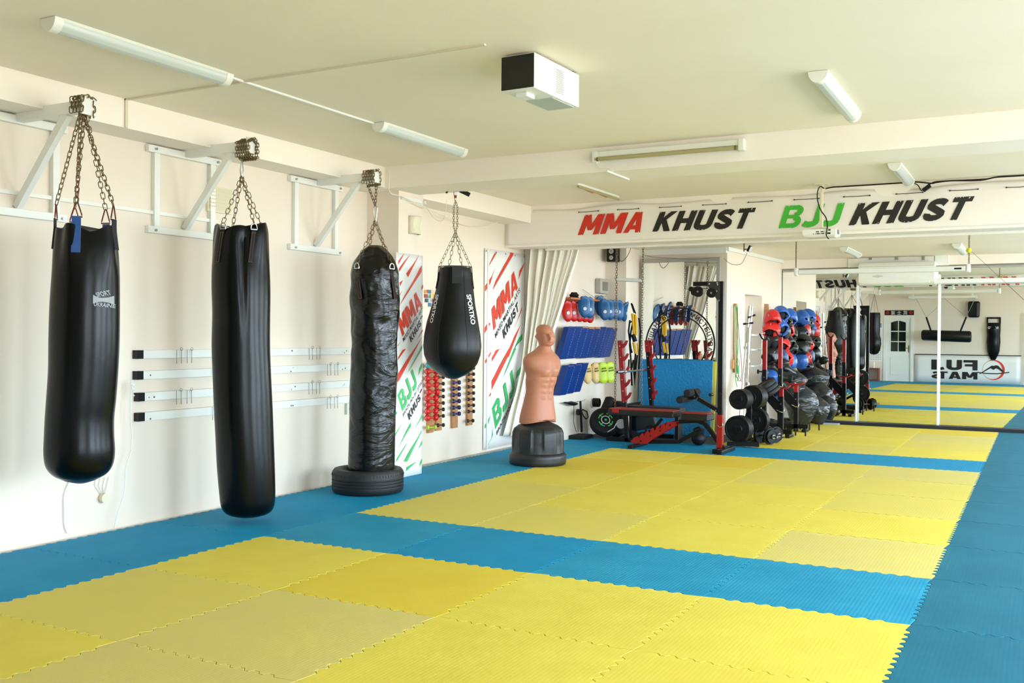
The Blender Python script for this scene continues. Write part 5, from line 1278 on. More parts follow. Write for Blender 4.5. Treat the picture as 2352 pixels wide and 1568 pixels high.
# ================================================================ MULTI BENCH WITH PULLEY TOWER
def bench():
    Y=6.30; P=lambda u,v,y=Y: ony(u,v,y)
    t=thing('weight_bench','black and red adjustable weight bench with pulley tower in exercise corner','weight bench',(.6,Y,0))
    a=P(1405,950); b=P(1556,950); c=P(1572,952); d=P(1634,955)
    zt,zb=P(1480,939).z,P(1480,958).z
    def padm(x0,x1,z1,z0,nm):
        m=MB(); m.box2((x0,Y-.14,z0+.018),(x1,Y+.14,z1-.014)); m.build(nm,mat('black_seat_vinyl',(16,16,18),.4),t,bevel=.014)
        m=MB(); m.box2((x0+.01,Y-.13,z1-.016),(x1-.01,Y+.13,z1+.002)); m.build(nm+'_top',mat('red_black_top',(140,34,26),.5),t,bevel=.01)
    padm(a.x,b.x,zt,zb,'back_pad'); padm(c.x,d.x,zt-.01,zb-.02,'seat_pad')
    m=MB(); m.box2((a.x+.06,Y-.145,zt-.05),(a.x+.15,Y+.145,zt+.004)); m.build('red_band',RED,t,bevel=.004)
    # main frame
    m=MB(); f0=P(1490,1014); f1=P(1560,1014); f2=P(1612,985); f3=P(1632,968)
    m.bar(f0,f1,.05,.045); m.bar(f1,f2,.05,.045); m.build('rear_frame',BLK,t,bevel=.003)
    m=MB(); pts=[P(1560,968),P(1600,966),P(1618,972),P(1633,990),P(1650,1015),P(1666,1034)]
    for p,q in zip(pts,pts[1:]): m.bar(p,q+(q-p).normalized()*.01,.05,.045)
    m.build('front_frame',BLK,t,bevel=.003)
    x=P(1668,1036).x; m=MB(); m.box2((x-.03,Y-.28,0),(x+.03,Y+.28,.045)); m.build('front_foot',BLK,t,bevel=.006)
    x=P(1465,1018).x; m=MB(); m.box2((x-.03,Y-.26,0),(x+.03,Y+.26,.04)); m.build('rear_foot',BLK,t,bevel=.006)
    # red toothed adjustment plate
    prof=[(1452,1012),(1462,1003),(1468,1000),(1472,1007),(1476,996),(1480,993),(1484,1001),(1488,990),(1492,987),(1496,995),(1500,983),(1504,981),(1508,989),(1512,978),(1516,976),(1520,984),(1524,972),(1528,970),(1532,978),(1536,969),(1545,967),(1556,968),(1557,975),(1540,985),(1510,1002),(1490,1018),(1455,1016)]
    m=MB()
    for dy in (-.06,.05): m.prism([P(u,v,Y+0)+Vector((0,dy,0)) for u,v in prof],(0,.008,0))
    m.build('toothed_plate',RED,t)
    m=MB()
    for u,v in ((1476,1012),(1498,1000),(1520,988),(1543,975)): q=P(u,v)+Vector((0,-.07,0)); m.tube([q,q+Vector((0,.12,0))],.009,8)
    m.build('bolts',BLKP,t)
    m=MB(); m.bar(P(1520,962),P(1482,1008),.03,.03); m.build('strut',BLK,t)
    # tower
    xb=P(1654,1010).x; zt2=P(1655,646).z; zr=P(1655,952).z
    m=MB(); m.box2((xb-.028,Y-.028,zr-.05),(xb+.028,Y+.028,zt2)); m.build('tower_post',BLK,t,bevel=.003)
    m=MB(); m.box2((xb-.034,Y-.034,.05),(xb+.034,Y+.034,zr)); m.build('tower_sleeve',RED,t,bevel=.003)
    m=MB(); m.box2((xb-.034,Y-.2,0),(xb+.034,Y+.2,.05)); m.build('tower_foot',BLK,t,bevel=.003)
    m=MB(); m.bar(P(1656,651),P(1593,652),.045,.05); m.build('top_arm',BLK,t,bevel=.003)
    m=MB(); m.prism([P(u,v)+Vector((0,-.036,0)) for u,v in ((1626,648),(1656,646),(1656,690),(1650,690),(1628,658))],(0,.006,0)); m.build('gusset_plate',mat('dark_olive_plate',(42,46,38),.45),t)
    for u,v,r in ((1606,670,.062),(1637,673,.056)):
        q=P(u,v); m=MB(); m.lathe([(.01,-.016),(r,-.016),(r*.93,-.006),(r*.93,.006),(r,.016),(.01,.016)],28,q+Vector((0,-.045,0)),Matrix.Rotation(PI/2,3,'X')); m.build('pulley',BLKP,t,smooth=True)
        m=MB(); m.tube([q+Vector((0,-.066,0)),q+Vector((0,-.058,0))],.011,10); m.build('axle',STEEL,t)
    m=MB(); q=P(1590,664); m.tube([q+Vector((0,-.05,0)),q+Vector((0,.05,0))],.03,12); q=P(1596,672); m.tube([q+Vector((0,-.05,0)),q+Vector((0,.05,0))],.035,12); m.build('cable_stop',BLKP,t,smooth=True)
    m=MB(); 
    for u,v in ((1632,652),(1650,650),(1651,654),(1649,669),(1639,666),(1654,690)): q=P(u,v)+Vector((0,-.042,0)); m.tube([q,q+Vector((0,-.008,0))],.010,8)
    m.build('bolts',CHROME,t)
    m=MB(); m.tube([P(1594,674),P(1590,700)],.003,5); m.tube([P(1606,662),P(1637,664)],.003,5); m.build('cable',BLKF,t)
    # leg roller arm
    m=MB(); m.bar(P(1652,944),P(1604,915),.045,.06,up=(0,1,0)); m.build('roller_arm',BLK,t,bevel=.003)
    m=MB(); m.prism([P(u,v)+Vector((0,-.03,0)) for u,v in ((1580,902),(1588,893),(1598,894),(1606,908),(1602,916),(1584,918))],(0,.06,0)); m.build('roller_plate',BLK,t,bevel=.003)
    for u,v in ((1573,916),(1590,901)):
        q=P(u,v); m=MB(); m.tube([q+Vector((0,-.2,0)),q+Vector((0,-.19,0)),q+Vector((0,.19,0)),q+Vector((0,.2,0))],[.035,.044,.044,.035],16); m.build('foam_roller',mat('black_foam',(18,18,18),.9),t,smooth=True)
    for u,v in ((1634,906),(1655,904)): 
        q=P(u,v); m=MB(); m.tube([q+Vector((0,-.05,0)),q+Vector((0,.03,0))],.02,10); m.build('knob',BLKP,t,smooth=True)
    m=MB()
    for u,v in ((1590,902),(1598,910),(1604,914),(1645,930),(1646,942)): q=P(u,v)+Vector((0,-.036,0)); m.tube([q,q+Vector((0,-.006,0))],.009,8)
    m.build('bolts',CHROME,t)
    m=MB(); q=P(1655,978)+Vector((0,-.05,0)); m.tube([q+Vector((-.03,0,.02)),q+Vector((.0,0,-.01)),q+Vector((.04,0,.0)),q+Vector((.035,0,.05))],.006,6); m.build('pin',CHROME,t,smooth='all')
    # second pad behind
    t2=thing('weight_bench','plain flat black bench standing behind the red bench','weight bench',(.5,7.0,0))
    zz=ony(1500,934,7.0).z; m=MB(); m.box2((ony(1445,934,7).x,6.85,zz-.06),(ony(1570,934,7).x,7.12,zz+.01)); m.build('pad',MATS['black_seat_vinyl'],t2,bevel=.012)
    for x in (ony(1455,934,7).x,ony(1560,934,7).x): 
        m=MB(); m.box2((x-.02,6.9,0),(x+.02,7.08,zz-.06)); m.build('leg',BLK,t2)
bench()
# kettlebells and boxes under the bench
for k,(u,v,r,lab) in enumerate(((1493,985,.085,'black kettlebell under the bench, left one'),(1605,985,.09,'black kettlebell under the bench, right one'))):
    p=ony(u,v,6.85); t=thing('kettlebell',lab,'kettlebell',(p.x,p.y,0),'kettlebells behind the bench'); m=MB(); m.ball((p.x,p.y,r-.006),r,20,(1,1,.95)); m.build('body',RUB,t,smooth=True)
    m=MB(); m.tube([(p.x-r*.6,p.y,r*1.5),(p.x-r*.65,p.y,r*2.2),(p.x,p.y,r*2.5),(p.x+r*.65,p.y,r*2.2),(p.x+r*.6,p.y,r*1.5)],r*.17,8); m.build('handle',BLKP,t,smooth=True)
m=MB(); p=ony(1480,962,6.95); m.prism([(p.x-.12,6.95,.12),(p.x+.16,6.95,.18),(p.x+.10,6.95,.38),(p.x-.12,6.95,.40)],(0,.12,0)); tag(m.build('storage_case',mat('dark_case',(30,36,40),.4),bevel=.01),'dark plastic case under the back pad of the bench','case')
# ================================================================ PLATES
def plate(mb,c,ax,r,th,hub=.03):
    z=ax.normalized(); x=z.orthogonal().normalized(); y=z.cross(x); rot=Matrix((x,y,z)).transposed()
    mb.lathe([(hub,-th/2),(r*.35,-th/2),(r*.4,-th*.3),(r*.82,-th*.3),(r*.86,-th/2),(r*.98,-th/2),(r,-th*.35),(r,th*.35),(r*.98,th/2),(r*.86,th/2),(r*.82,th*.3),(r*.4,th*.3),(r*.35,th/2),(hub,th/2)],40,c,rot)
def plates(u,v,Y,n,r,th,desc,grp,ax=Vector((0,1,0)),gap=.002):
    p=ony(u,v,Y)
    for k in range(n):
        m=MB(); plate(m,p+ax*(k*(th+gap)),ax,r,th); tag(m.build('weight_plate',RUB,smooth=True),'%s, %s from the front'%(desc,['nearest','second','third','fourth','fifth','sixth'][k]),'weight plate',grp)
tilt=Vector((.14,.99,0)).normalized()
G='black weight plates on the storage tree'
plates(1697,917,7.06,5,.125,.034,'black weight plate on upper left peg',G,tilt)
plates(1727,912,7.36,5,.150,.034,'black weight plate on upper right peg',G,tilt)
plates(1694,985,7.04,3,.165,.045,'large black weight plate on lower left peg',G,tilt)
plates(1737,965,7.46,2,.155,.045,'large black weight plate on lower right peg',G,tilt)
t=thing('plate_tree','black plate storage tree standing on the floor right of bench','plate rack',(1.3,7.3,0))
pa=ony(1697,917,7.06); pb=ony(1727,912,7.36); pc=ony(1694,985,7.04); pd=ony(1737,965,7.46)
xm=1.32
m=MB(); m.box2((xm-.03,7.26,.03),(xm+.03,7.32,.62)); m.build('post',BLK,t,bevel=.003)
f0=onz(1670,1018,.04); f1=onz(1744,1021,.04)
m=MB(); m.bar(f0,f1,.06,.05); m.build('front_foot',BLK,t,bevel=.003); m=MB(); g0=onz(1755,1010,.04); m.bar(f1+Vector((-.5,.5,0)),g0+Vector((.05,0,0)),.06,.05); m.bar((xm,7.0,.03),(xm,7.6,.03),.05,.05); m.build('rear_foot',BLK,t,bevel=.003)
for p,L_ in ((pa,.3),(pb,.3),(pc,.3),(pd,.3)):
    m=MB(); m.tube([p-tilt*.06,p+tilt*.28],.024,12); m.bar(p+tilt*.25,Vector((xm,7.29,p.z)),.03,.03); m.build('peg',BLK,t,smooth=True)
# adjustable dumbbells
for k,(u,v,Y) in enumerate(((1758,1003,7.45),(1771,993,7.7))):
    p=ony(u,v,Y); t=thing('loaded_dumbbell',['loaded black dumbbell on the floor beside plate tree, nearer one','loaded black dumbbell on the floor beside plate tree, farther one'][k],'dumbbell',(p.x,p.y,0),'loaded dumbbells by the plate tree'); ax=Vector((.82,-.57,0)).normalized(); zc=.105
    P0=Vector((p.x,p.y,zc)); m=MB(); m.tube([P0-ax*.2,P0+ax*.22],.0135,10); m.build('handle',mat('dull_steel',(120,116,104),.45,.7),t,smooth=True)
    for s in (-1,1):
        for j,r in enumerate((.105,.085)): m=MB(); plate(m,P0+ax*s*(.085+.034*j),ax,r,.028,.014); m.build('plate',RUB,t,smooth=True)
        m=MB(); m.tube([P0+ax*s*.142,P0+ax*s*.155],.026,8); m.build('collar',STEEL,t)
# ================================================================ PARTITION WALL: ROPES AND BARS
XW2=lambda y: XC(y)+.0
a=onpw(1686,697); b=onpw(1686,855); m=MB(); m.box2((a.x,a.y-.035,b.z),(a.x+.04,a.y+.035,a.z)); tag(m.build('wooden_peg_board',WOOD,bevel=.003),'upright wooden peg board holding skipping ropes beside the mirror corner','peg board')
def rope(label,pts,r,mm,group='skipping ropes on the peg board'):
    return cord('skipping_rope',label,pts,r,mm,'skipping rope',group)
R1=lambda u,v,x=.90: onpw(u,v,x-.84)
G_=mat('green_rope',(70,190,90),.5); 
rope('bright green skipping rope looped over peg board',[R1(u,v) for u,v in ((1688,706),(1691,702),(1694,710),(1694,760),(1695,800),(1693,830),(1697,850),(1694,875))],.006,G_)
rope('second green skipping rope hanging lower on the peg board',[R1(u,v,.91) for u,v in ((1690,705),(1690,740),(1692,790),(1694,840),(1690,870),(1693,888))],.005,mat('lime_rope',(120,200,80),.5))
rope('beige beaded skipping rope on the peg board',[R1(u,v,.90) for u,v in ((1687,704),(1688,740),(1688,800),(1689,840),(1690,868))],.009,mat('beige_rope',(190,184,160),.7))
rope('black skipping rope with loose end on the peg board',[R1(u,v,.93) for u,v in ((1692,705),(1699,790),(1704,850),(1700,875),(1690,862))],.0035,BLKF)
rope('orange skipping rope crossing below the peg board',[R1(u,v,.92) for u,v in ((1692,820),(1698,832),(1696,858),(1704,878))],.004,mat('orange_rope',(236,120,40),.5))
t=thing('skipping_rope','amber handled skipping rope hanging left of the green ones','skipping rope',tuple(R1(1684,846)),'skipping ropes on the peg board')
m=MB(); m.tube([R1(1684,826,.88),R1(1684,846,.88)],.017,10); m.build('handle',mat('amber_plastic',(230,150,40),.4),t,smooth=True)
m=MB(); m.tube([R1(1684,826,.88),R1(1686,760,.88),R1(1687,706,.88)],.0035,5); m.build('cord',WOOD,t)
t=thing('skipping_rope','green handled skipping rope end below peg board','skipping rope',tuple(R1(1696,858,.92)),'skipping ropes on the peg board')
m=MB(); m.tube([R1(1693,838,.92),R1(1695,857,.92)],[.011,.018],10); m.build('handle',G_,t,smooth=True)
# gym bars standing in the door recess
for k,(u0,v0,u1,v1,yy,lab) in enumerate(((1721,702,1704,897,8.75,'long chrome weight bar leaning, with a spinlock collar at middle'),(1726,704,1713,897,8.82,'second chrome weight bar leaning beside the first'),(1719,752,1716,890,8.70,'shorter curl bar leaning against the other chrome bars'))):
    a=ony(u0,v0,yy); b=ony(u1,v1,yy-.2); d=(a-b).normalized(); b2=b-d*(b.z/d.z) ; t=thing('weight_bar',lab,'weight bar',(b2.x,b2.y,.0),'chrome weight bars by the door recess')
    m=MB(); m.tube([b2,a],.014,10); m.build('bar',CHROME,t,smooth=True)
    m=MB(); c=a.lerp(b2,.34+.1*k); m.tube([c,c+d*.035],.03,8); m.build('collar',STEEL,t)
    m=MB(); m.tube([a-d*.001,a-d*.22],.02,10); m.build('sleeve',CHROME,t,smooth=True)
for k,(u0,v0,u1,v1,lab) in enumerate(((1707,744,1730,741,'upper black grip on the leaning bars'),(1718,729,1735,723,'small black clamp near the top of the leaning bars'))):
    m=MB(); a=ony(u0,v0,8.68); b=ony(u1,v1,8.68); m.tube([a,a.lerp(b,.3)],.014,8); m.tube([a,b],.006,6); m.tube([a.lerp(b,.7),b],.014,8); tag(m.build('bar_grip',BLKP,smooth='all'),lab,'grip')
# ================================================================ PRESS RACK (two frames)
t=thing('press_rack','tall black and red barbell stand in front of headgear rack','squat rack',(1.2,8.9,0))
def pz(u,v,Y): return ony(u,v,Y)
for (ut,vt,us,vs,ufe,Y) in ((1757,781,1795,893,1828,8.42),(1793,774,1829,884,1864,9.35)):
    xa=pz(ut,vt,Y).x; za=pz(ut,vt,Y).z; xs=pz(us,vs,Y).x; zs_=pz(us,vs,Y).z; xf=pz(ufe,1000,Y).x
    zr=pz(ut,849 if Y<9 else 846,Y).z
    m=MB(); m.box2((xa-.03,Y-.03,0),(xa+.03,Y+.03,zr)); m.build('upright',BLK,t,bevel=.003)
    m=MB(); m.box2((xa-.027,Y-.027,zr),(xa+.027,Y+.027,za)); m.build('red_extension',RED,t,bevel=.003)
    m=MB(); z=za; m.tube([(xa-.075,Y,z+.09),(xa-.045,Y,z+.03),(xa-.01,Y,z+.0),(xa+.02,Y,z+.02),(xa+.035,Y,z+.05)],.011,8); m.build('bar_cradle',BLK,t,smooth='all')
    m=MB(); m.box2((xs-.03,Y-.03,0),(xs+.03,Y+.03,zs_-.1)); m.build('short_upright',BLK,t,bevel=.003)
    m=MB(); m.box2((xs-.026,Y-.026,zs_-.12),(xs+.026,Y+.026,zs_)); m.build('red_extension',RED,t,bevel=.003)
    m=MB(); m.tube([(xs-.14,Y,zs_+.04),(xs-.10,Y,zs_+.01),(xs+.07,Y,zs_+.01),(xs+.12,Y,zs_+.05)],.011,8); m.build('spotter_cradle',RED,t,smooth='all')
    m=MB(); m.box2((xa-.25,Y-.03,.045),(xf-.05,Y+.03,.105)); m.build('base_rail',BLK,t,bevel=.003)
    m=MB(); m.box2((xf-.12,Y-.11,0),(xf-.06,Y+.16,.045)); m.build('foot',BLK,t,bevel=.008)
    m=MB()
    for q in range(6): x=xa-.1+q*.13; m.tube([(x,Y,.03),(x,Y,.13)],.011,8)
    m.build('bolts',BLK,t)
    m=MB(); m.prism([(xs-.03,Y-.02,.30),(xs-.03,Y-.02,.48),(xa+.02,Y-.02,.66),(xa+.02,Y-.02,.50)],(0,.04,0)); m.build('brace',BLK,t)
    m=MB()
    for x,z in ((xa,zr-.25),(xs,zs_-.30)): m.tube([(x-.05,Y-.045,z+.02),(x+.0,Y-.05,z-.005),(x+.045,Y-.045,z-.012),(x+.045,Y-.045,z+.05)],.007,6)
    m.build('pin',CHROME,t,smooth='all')
    m=MB(); 
    for x,z in ((xa,zr-.1),(xs,zs_-.2)): m.tube([(x,Y-.036,z),(x,Y-.03,z)],.008,8)
    m.build('bolt_heads',STEEL,t)
m=MB(); m.box2((.92,8.42,.03),(.98,9.35,.09)); m.build('cross_rail',BLK,t)
m=MB(); q=pz(1740,853,8.38); m.tube([q,q+Vector((.02,0,0))],.03,10); m.tube([q,q+Vector((.07,0,0))],.009,8); m.build('knob',BLKP,t,smooth=True)
# tilted bumper plates stored on the stand
for base_,lab in (((1760,893,8.15),'tilted thick black bumper plate behind the tall stand'),):
    p=ony(*base_); ax=Vector((.45,.15,-.88)).normalized()
    ax=Vector((-.50,-.27,.82)).normalized()
    for k in range(3):
        m=MB(); plate(m,p+ax*(k*.056-.056),ax,.165,.05); tag(m.build('bumper_plate',RUB,smooth=True),'%s, %s from the bottom'%(lab,['first','second','third'][k]),'weight plate','tilted bumper plates by the stand')
# ================================================================ HEADGEAR AND GLOVES ON THE PARTITION WALL
def headgear(mm,name='headgear',group='head guards hung on the partition wall'):
    t=thing(name,'','head guard',(0,0,0),group); m=MB(); n=24; R=[]
    def sh(th,ph,r0):   # forward = +X face opening
        x=math.cos(ph)*math.cos(th)*r0*1.08; y=math.cos(ph)*math.sin(th)*r0*.86; z=math.sin(ph)*r0*1.0
        if z<0: x*=1-.25*abs(z)/r0*0; 
        return Vector((x,y,z))
    r=.125; P=[];Fc=[]; nu,nv=52,30; ok={}
    for j in range(nv+1):
        ph=math.radians(-62+j*(148)/nv)
        for i in range(nu):
            th=2*PI*i/nu; tt=abs((th+PI)%(2*PI)-PI); bul=1+.16*math.exp(-((tt-1.15)/.35)**2-((ph+.25)/.3)**2)+.10*math.exp(-((tt)/.7)**2-((ph-.55)/.18)**2)+.10*math.exp(-((tt-1.8)/.3)**2-((ph+.15)/.3)**2); P.append(sh(th,ph,r*bul))
    for j in range(nv):
        ph=math.radians(-62+(j+.5)*148/nv)
        for i in range(nu):
            th=(i+.5)*2*PI/nu; th=(th+PI)%(2*PI)-PI
            hole=((th/(.95 if ph>-.3 else .7))**2+((ph+.28)/.60)**2<1) or (((abs(th)-1.75)/.16)**2+((ph+.2)/.14)**2<1)
            if not hole: a=j*nu+i; b=j*nu+(i+1)%nu; Fc.append((a,b,b+nu,a+nu))
    m.add(P,Fc); m.build('shell',mm,t,world=False,smooth='all',solid=.024)
    m=MB(); m.ball((0,0,-.01),.098,14,(1.0,.86,.95)); m.build('lining',mat('dark_lining',(18,20,30),.8),t,world=False,smooth=True)
    m=MB(); m.bar((.075,-.075,.085),(.075,.075,.085),.04,.012,up=(.6,0,.8)); m.build('brow_band',LOGO if False else mat('brow_print',(150,150,155),.5),t,world=False)
    m=MB(); m.tube([(.02,-.09,-.10),(.06,-.05,-.125),(.07,0,-.13),(.06,.05,-.125),(.02,.09,-.10)],.012,6); m.build('chin_strap',mm,t,world=False,smooth='all')
    return t
HG={}
hgm={'red':mat('red_headgear',(214,34,30),.35),'blue':mat('blue_headgear',(40,96,180),.35),'black':mat('black_headgear',(26,28,28),.35),'navy':mat('navy_headgear',(50,74,112),.45)}
for c in hgm: HG[c]=[headgear(hgm[c]),0]
rows_=[(1774,731,'red'),(1793,722,'blue'),(1801,739,'black'),
 (1772,757,'red'),(1790,750,'blue'),(1797,762,'black'),(1806,758,'red'),
 (1774,785,'black'),(1796,791,'red'),(1806,785,'black'),
 (1771,818,'black'),(1792,820,'navy'),(1804,823,'red'),
 (1813,728,'blue'),(1813,765,'black'),(1813,800,'black'),(1812,830,'blue'),
 (1768,868,'blue'),(1797,846,'black'),(1778,897,'blue')]
rr=random.Random(11); rown=lambda v:'top' if v<742 else 'second' if v<768 else 'third' if v<800 else 'fourth' if v<835 else 'bottom'
seen={}
for k,(u,v,c) in enumerate(rows_):
    y=8.9+(u-1768)*.0165+rr.uniform(-.05,.05); x=XC(y)+.17
    p=ony(u,v,y); 
    # keep the guard in front of the wall at this height
    for _ in range(30):
        p=ony(u,v,y)
        if p.x<XC(y)+.15: y-=.05
        elif p.x>XC(y)+.24: y+=.05
        else: break
    rt=(rr.uniform(-.5,.5),rr.uniform(-.1,.5),rr.uniform(-1.9,-.3)); key=(c,rown(v)); seen[key]=seen.get(key,0)+1
    lab='%s head guard in %s row of the pile beside the mirrors'%(c,rown(v)); 
    if sum(1 for a in rows_ if (a[2],rown(a[1]))==key)>1: lab='%s %s head guard from the left in %s row of the pile'%(['first','second','third','fourth'][seen[key]-1],c,rown(v))
    if HG[c][1]==0: o=HG[c][0]; o.location=p; o.rotation_euler=rt; o['label']=lab; HG[c][1]=1
    else: dup(HG[c][0],p,rot=rt,label=lab)
# racks carrying them
for k,v in enumerate((770,800,833)):
    a=onx(1757,v,XC(9)+.02); b=onx(1852,v,XC(10.3)+.02); z=(a.z+b.z)/2; m=MB(); m.bar((XC(8.95)+.03,9.4,z),(XC(10.9)+.03,10.9,z),.06,.025); 
    for q in range(6): y=9.5+.25*q; m.tube([(XC(y)+.04,y,z),(XC(y)+.2,y,z+.03)],.006,5)
    tag(m.build('peg_rail',[WHITE,WHITE,WHITE][k]),'%s white peg rail carrying head guards on the partition wall'%['upper','middle','lower'][k],'rail')
a=onpw(1757,698); m=MB(); m.box2((a.x,a.y-.04,1.0),(a.x+.05,a.y+.04,a.z)); tag(m.build('wooden_post',WOOD),'narrow wooden board on the partition wall behind the head guards','board')
def glove(mm,acc):
    t=thing('boxing_glove','','boxing glove',(0,0,0),'boxing gloves in the pile'); m=MB(); R=[]
    for z,rx,ry,cx in ((-.15,.042,.05,0),(-.10,.045,.052,0),(-.05,.05,.055,0),(0,.06,.062,.004),(.05,.068,.066,.012),(.10,.062,.06,.022),(.13,.04,.045,.03),(.142,.015,.02,.03)):
        R.append([Vector((cx+rx*math.cos(2*PI*k/18),ry*math.sin(2*PI*k/18),z)) for k in range(18)])
    m.rings(R); m.build('body',mm,t,world=False,smooth='all')
    m=MB(); m.tube([(.03,-.06,-.03),(.05,-.075,.02),(.06,-.06,.07)],[.018,.026,.02],10); m.build('thumb',acc,t,world=False,smooth='all')
    m=MB(); m.rings([[Vector((rr_*math.cos(2*PI*k/18),rr_*1.1*math.sin(2*PI*k/18),z)) for k in range(18)] for rr_,z in ((.044,-.152),(.049,-.148),(.049,-.105),(.044,-.10))]); m.build('cuff',acc,t,world=False,smooth=True)
    return t
gk=glove(hgm['black'],BLKF); gr=glove(hgm['black'],hgm['red']); fl=[0,0]
gl=[(1803,862,0),(1812,852,0),(1806,872,0),(1796,866,0),(1800,884,0),(1814,880,1),(1772,845,1),(1790,838,0),(1783,850,0)]
for k,(u,v,c) in enumerate(gl):
    y=9.7; 
    for _ in range(40):
        p=ony(u,v,y)
        if p.x<XC(y)+.16: y-=.05
        elif p.x>XC(y)+.40: y+=.05
        else: break
    rt=(rr.uniform(-1.5,1.5),rr.uniform(-1,1),rr.uniform(-3,3)); pr=gr if c else gk; lab=('black and red' if c else 'black')+' boxing glove, %s of those stuffed between head guards and bin bags'%['first','second','third','fourth','fifth','sixth','seventh','eighth','ninth','tenth'][(sum(1 for a in gl[:k] if a[2]==c))]
    if not fl[c]: pr.location=p; pr.rotation_euler=rt; pr['label']=lab; fl[c]=1
    else: dup(pr,p,rot=rt,label=lab)
# bin bags
BIN=mat('black_bin_liner',(30,34,42),.2,bump=('wrinkle',(5,5,9),.8,.05),spec=.8)
def binbag(label,c,rx,ry,h,seed):
    m=MB(); R=[]; n=40
    for j in range(25):
        f=j/24; prof=math.sin(min(1,f*1.25+.12)*PI/2)**.6*(1 if f<.62 else max(.12,1-((f-.62)/.38)**1.6*.88))
        R.append([Vector((c[0]+rx*prof*math.cos(a)*(1+.10*noise.noise(Vector((math.cos(a)*2+seed,math.sin(a)*2,f*5)))),c[1]+ry*prof*math.sin(a)*(1+.12*noise.noise(Vector((math.cos(a)*2,math.sin(a)*2+seed,f*5+3)))),c[2]+h*f)) for a in [2*PI*k/n for k in range(n)]])
    m.rings(R); tag(m.build('bin_bag',BIN,smooth='all'),label,'bin bag','black bin bags beside the mirrors')
def onfl(u,v): return onz(u,v,0)
binbag('large shiny black bin bag leaning on foot of the mirrors, frontmost one',(1.30,10.42,.0),.26,.24,.62,1)
binbag('shiny black bin bag sagging over the front one',(1.12,10.25,.40),.30,.24,.48,5)
binbag('small black bin bag right of the large one, touching the mirror',(1.50,10.72,.0),.17,.14,.42,8)
for k,(u,v) in enumerate(((1775,970),(1793,968),(1808,966))):
    p=onz(u,v,.09); t_=dup(gk,(1.0+.16*k,9.75-.14*k,.075),rot=(1.5,.2,k*1.1),label='black boxing glove on the floor behind the stand, %s from the left'%['first','second','third'][k])
m=MB(); p=onz(1865,967,0); m.box2((1.50,10.70,0),(1.80,10.84,.025)); tag(m.build('folded_plastic_sheet',mat('clear_grey_plastic',(170,176,180),.25),bevel=.008),'folded clear plastic sheet on the floor beside bin bags','plastic sheet')
# ================================================================ MIRROR WALL FITTINGS
zc=2.19; Y=7.90; L_=ony(1828,623,Y); R_=ony(2223,619,Y); t=thing('projection_screen','long white rolled projection screen case hanging on two chains','projection screen',((L_.x+R_.x)/2,Y,L_.z))
z=(L_.z+R_.z)/2; m=MB(); m.bar((L_.x+.03,Y,z),(R_.x-.02,Y,z),.07,.062); m.build('case',WPLAST,t,bevel=.012)
for x in (L_.x,R_.x): m=MB(); m.box2((x-.015,Y-.045,z-.045),(x+.03,Y+.045,z+.05)); m.build('end_cap',WHITE,t,bevel=.012)
m=MB(); q=ony(2200,618,Y-.035); m.box2((q.x-.04,Y-.037,z-.01),(q.x+.04,Y-.035,z+.01)); m.build('label_plate',BLKP,t)
for x in (L_.x+.0,R_.x+.01): m=MB(); chain(m,[(x,Y,z+.05),(x,Y,H3)],L=.03,w=.014,r=.0028); m.build('chain',RUST,t,smooth='all')
m=MB(); q=ony(2224,575,Y); m.ball((R_.x+.01,Y-.02,q.z),.031,16); tag(m.build('tennis_ball',mat('tennis_yellow',(224,226,50),.8),smooth=True),'yellow tennis ball tied on the right chain of the projection screen','ball')
# air conditioner
a=ony(1972,604,10.78); b=ony(2147,652,10.78); t=thing('air_conditioner','white wall air conditioner above the mirror','air conditioner',((a.x+b.x)/2,10.9,b.z)); x0,x1=a.x,b.x; z1,z0_=a.z,b.z
m=MB(); pr=[(10.99,z1),(10.80,z1),(10.76,z1-.05),(10.76,z0_+.10),(10.79,z0_+.03),(10.86,z0_),(10.99,z0_)]
m.prism([(x0,y,z) for y,z in pr],(x1-x0,0,0)); m.build('casing',WHITE,t,bevel=.008)
m=MB(); m.box2((x0+.04,10.775,z0_+.02),(x1-.07,10.79,z0_+.075)); m.build('louvre',WPLAST,t,bevel=.004)
m=MB(); m.box2((x0+.01,10.757,z1-.065),(x1-.01,10.762,z1-.06)); m.build('seam',mat('seam_grey',(150,150,140),.6),t)
m=MB(); c=(x0+(x1-x0)*.26,10.757,z0_+.13); m.add([(c[0]+.09*math.cos(q)*(1 if i%3 else .75),c[1],c[2]+.022*math.sin(q)*(1 if i%2 else .6)) for i,q in enumerate([2*PI*k/12 for k in range(12)])],[tuple(range(12))]); m.build('badge',mat('badge_grey',(200,200,192),.3),t)
a=ony(1977,585,10.99); b=ony(2146,604,10.99); m=MB(); t=thing('mounting_board','white board with three steel brackets above the air conditioner','board',((a.x+b.x)/2,10.99,b.z))
m.box2((a.x,10.965,b.z-.05),(b.x,11.0,min(a.z,2.575))); m.build('board',WHITE,t)
for u in (1999,2060,2121): q=ony(u,589,10.96); m=MB(); m.box2((q.x-.022,10.95,q.z-.05),(q.x+.022,10.968,q.z+.04)); m.build('bracket',STEEL,t,bevel=.003)
for (u0,v0,u1,v1,lab) in ((1948,594,1977,614,'short white trunking box left of air conditioner board'),(2147,586,2179,609,'short white trunking box right of air conditioner board')):
    a=ony(u0,v0,10.97); b=ony(u1,v1,10.97); m=MB(); m.box2((a.x,10.96,b.z),(b.x,11.0,a.z)); tag(m.build('trunking_box',WHITE,bevel=.004),lab,'trunking')
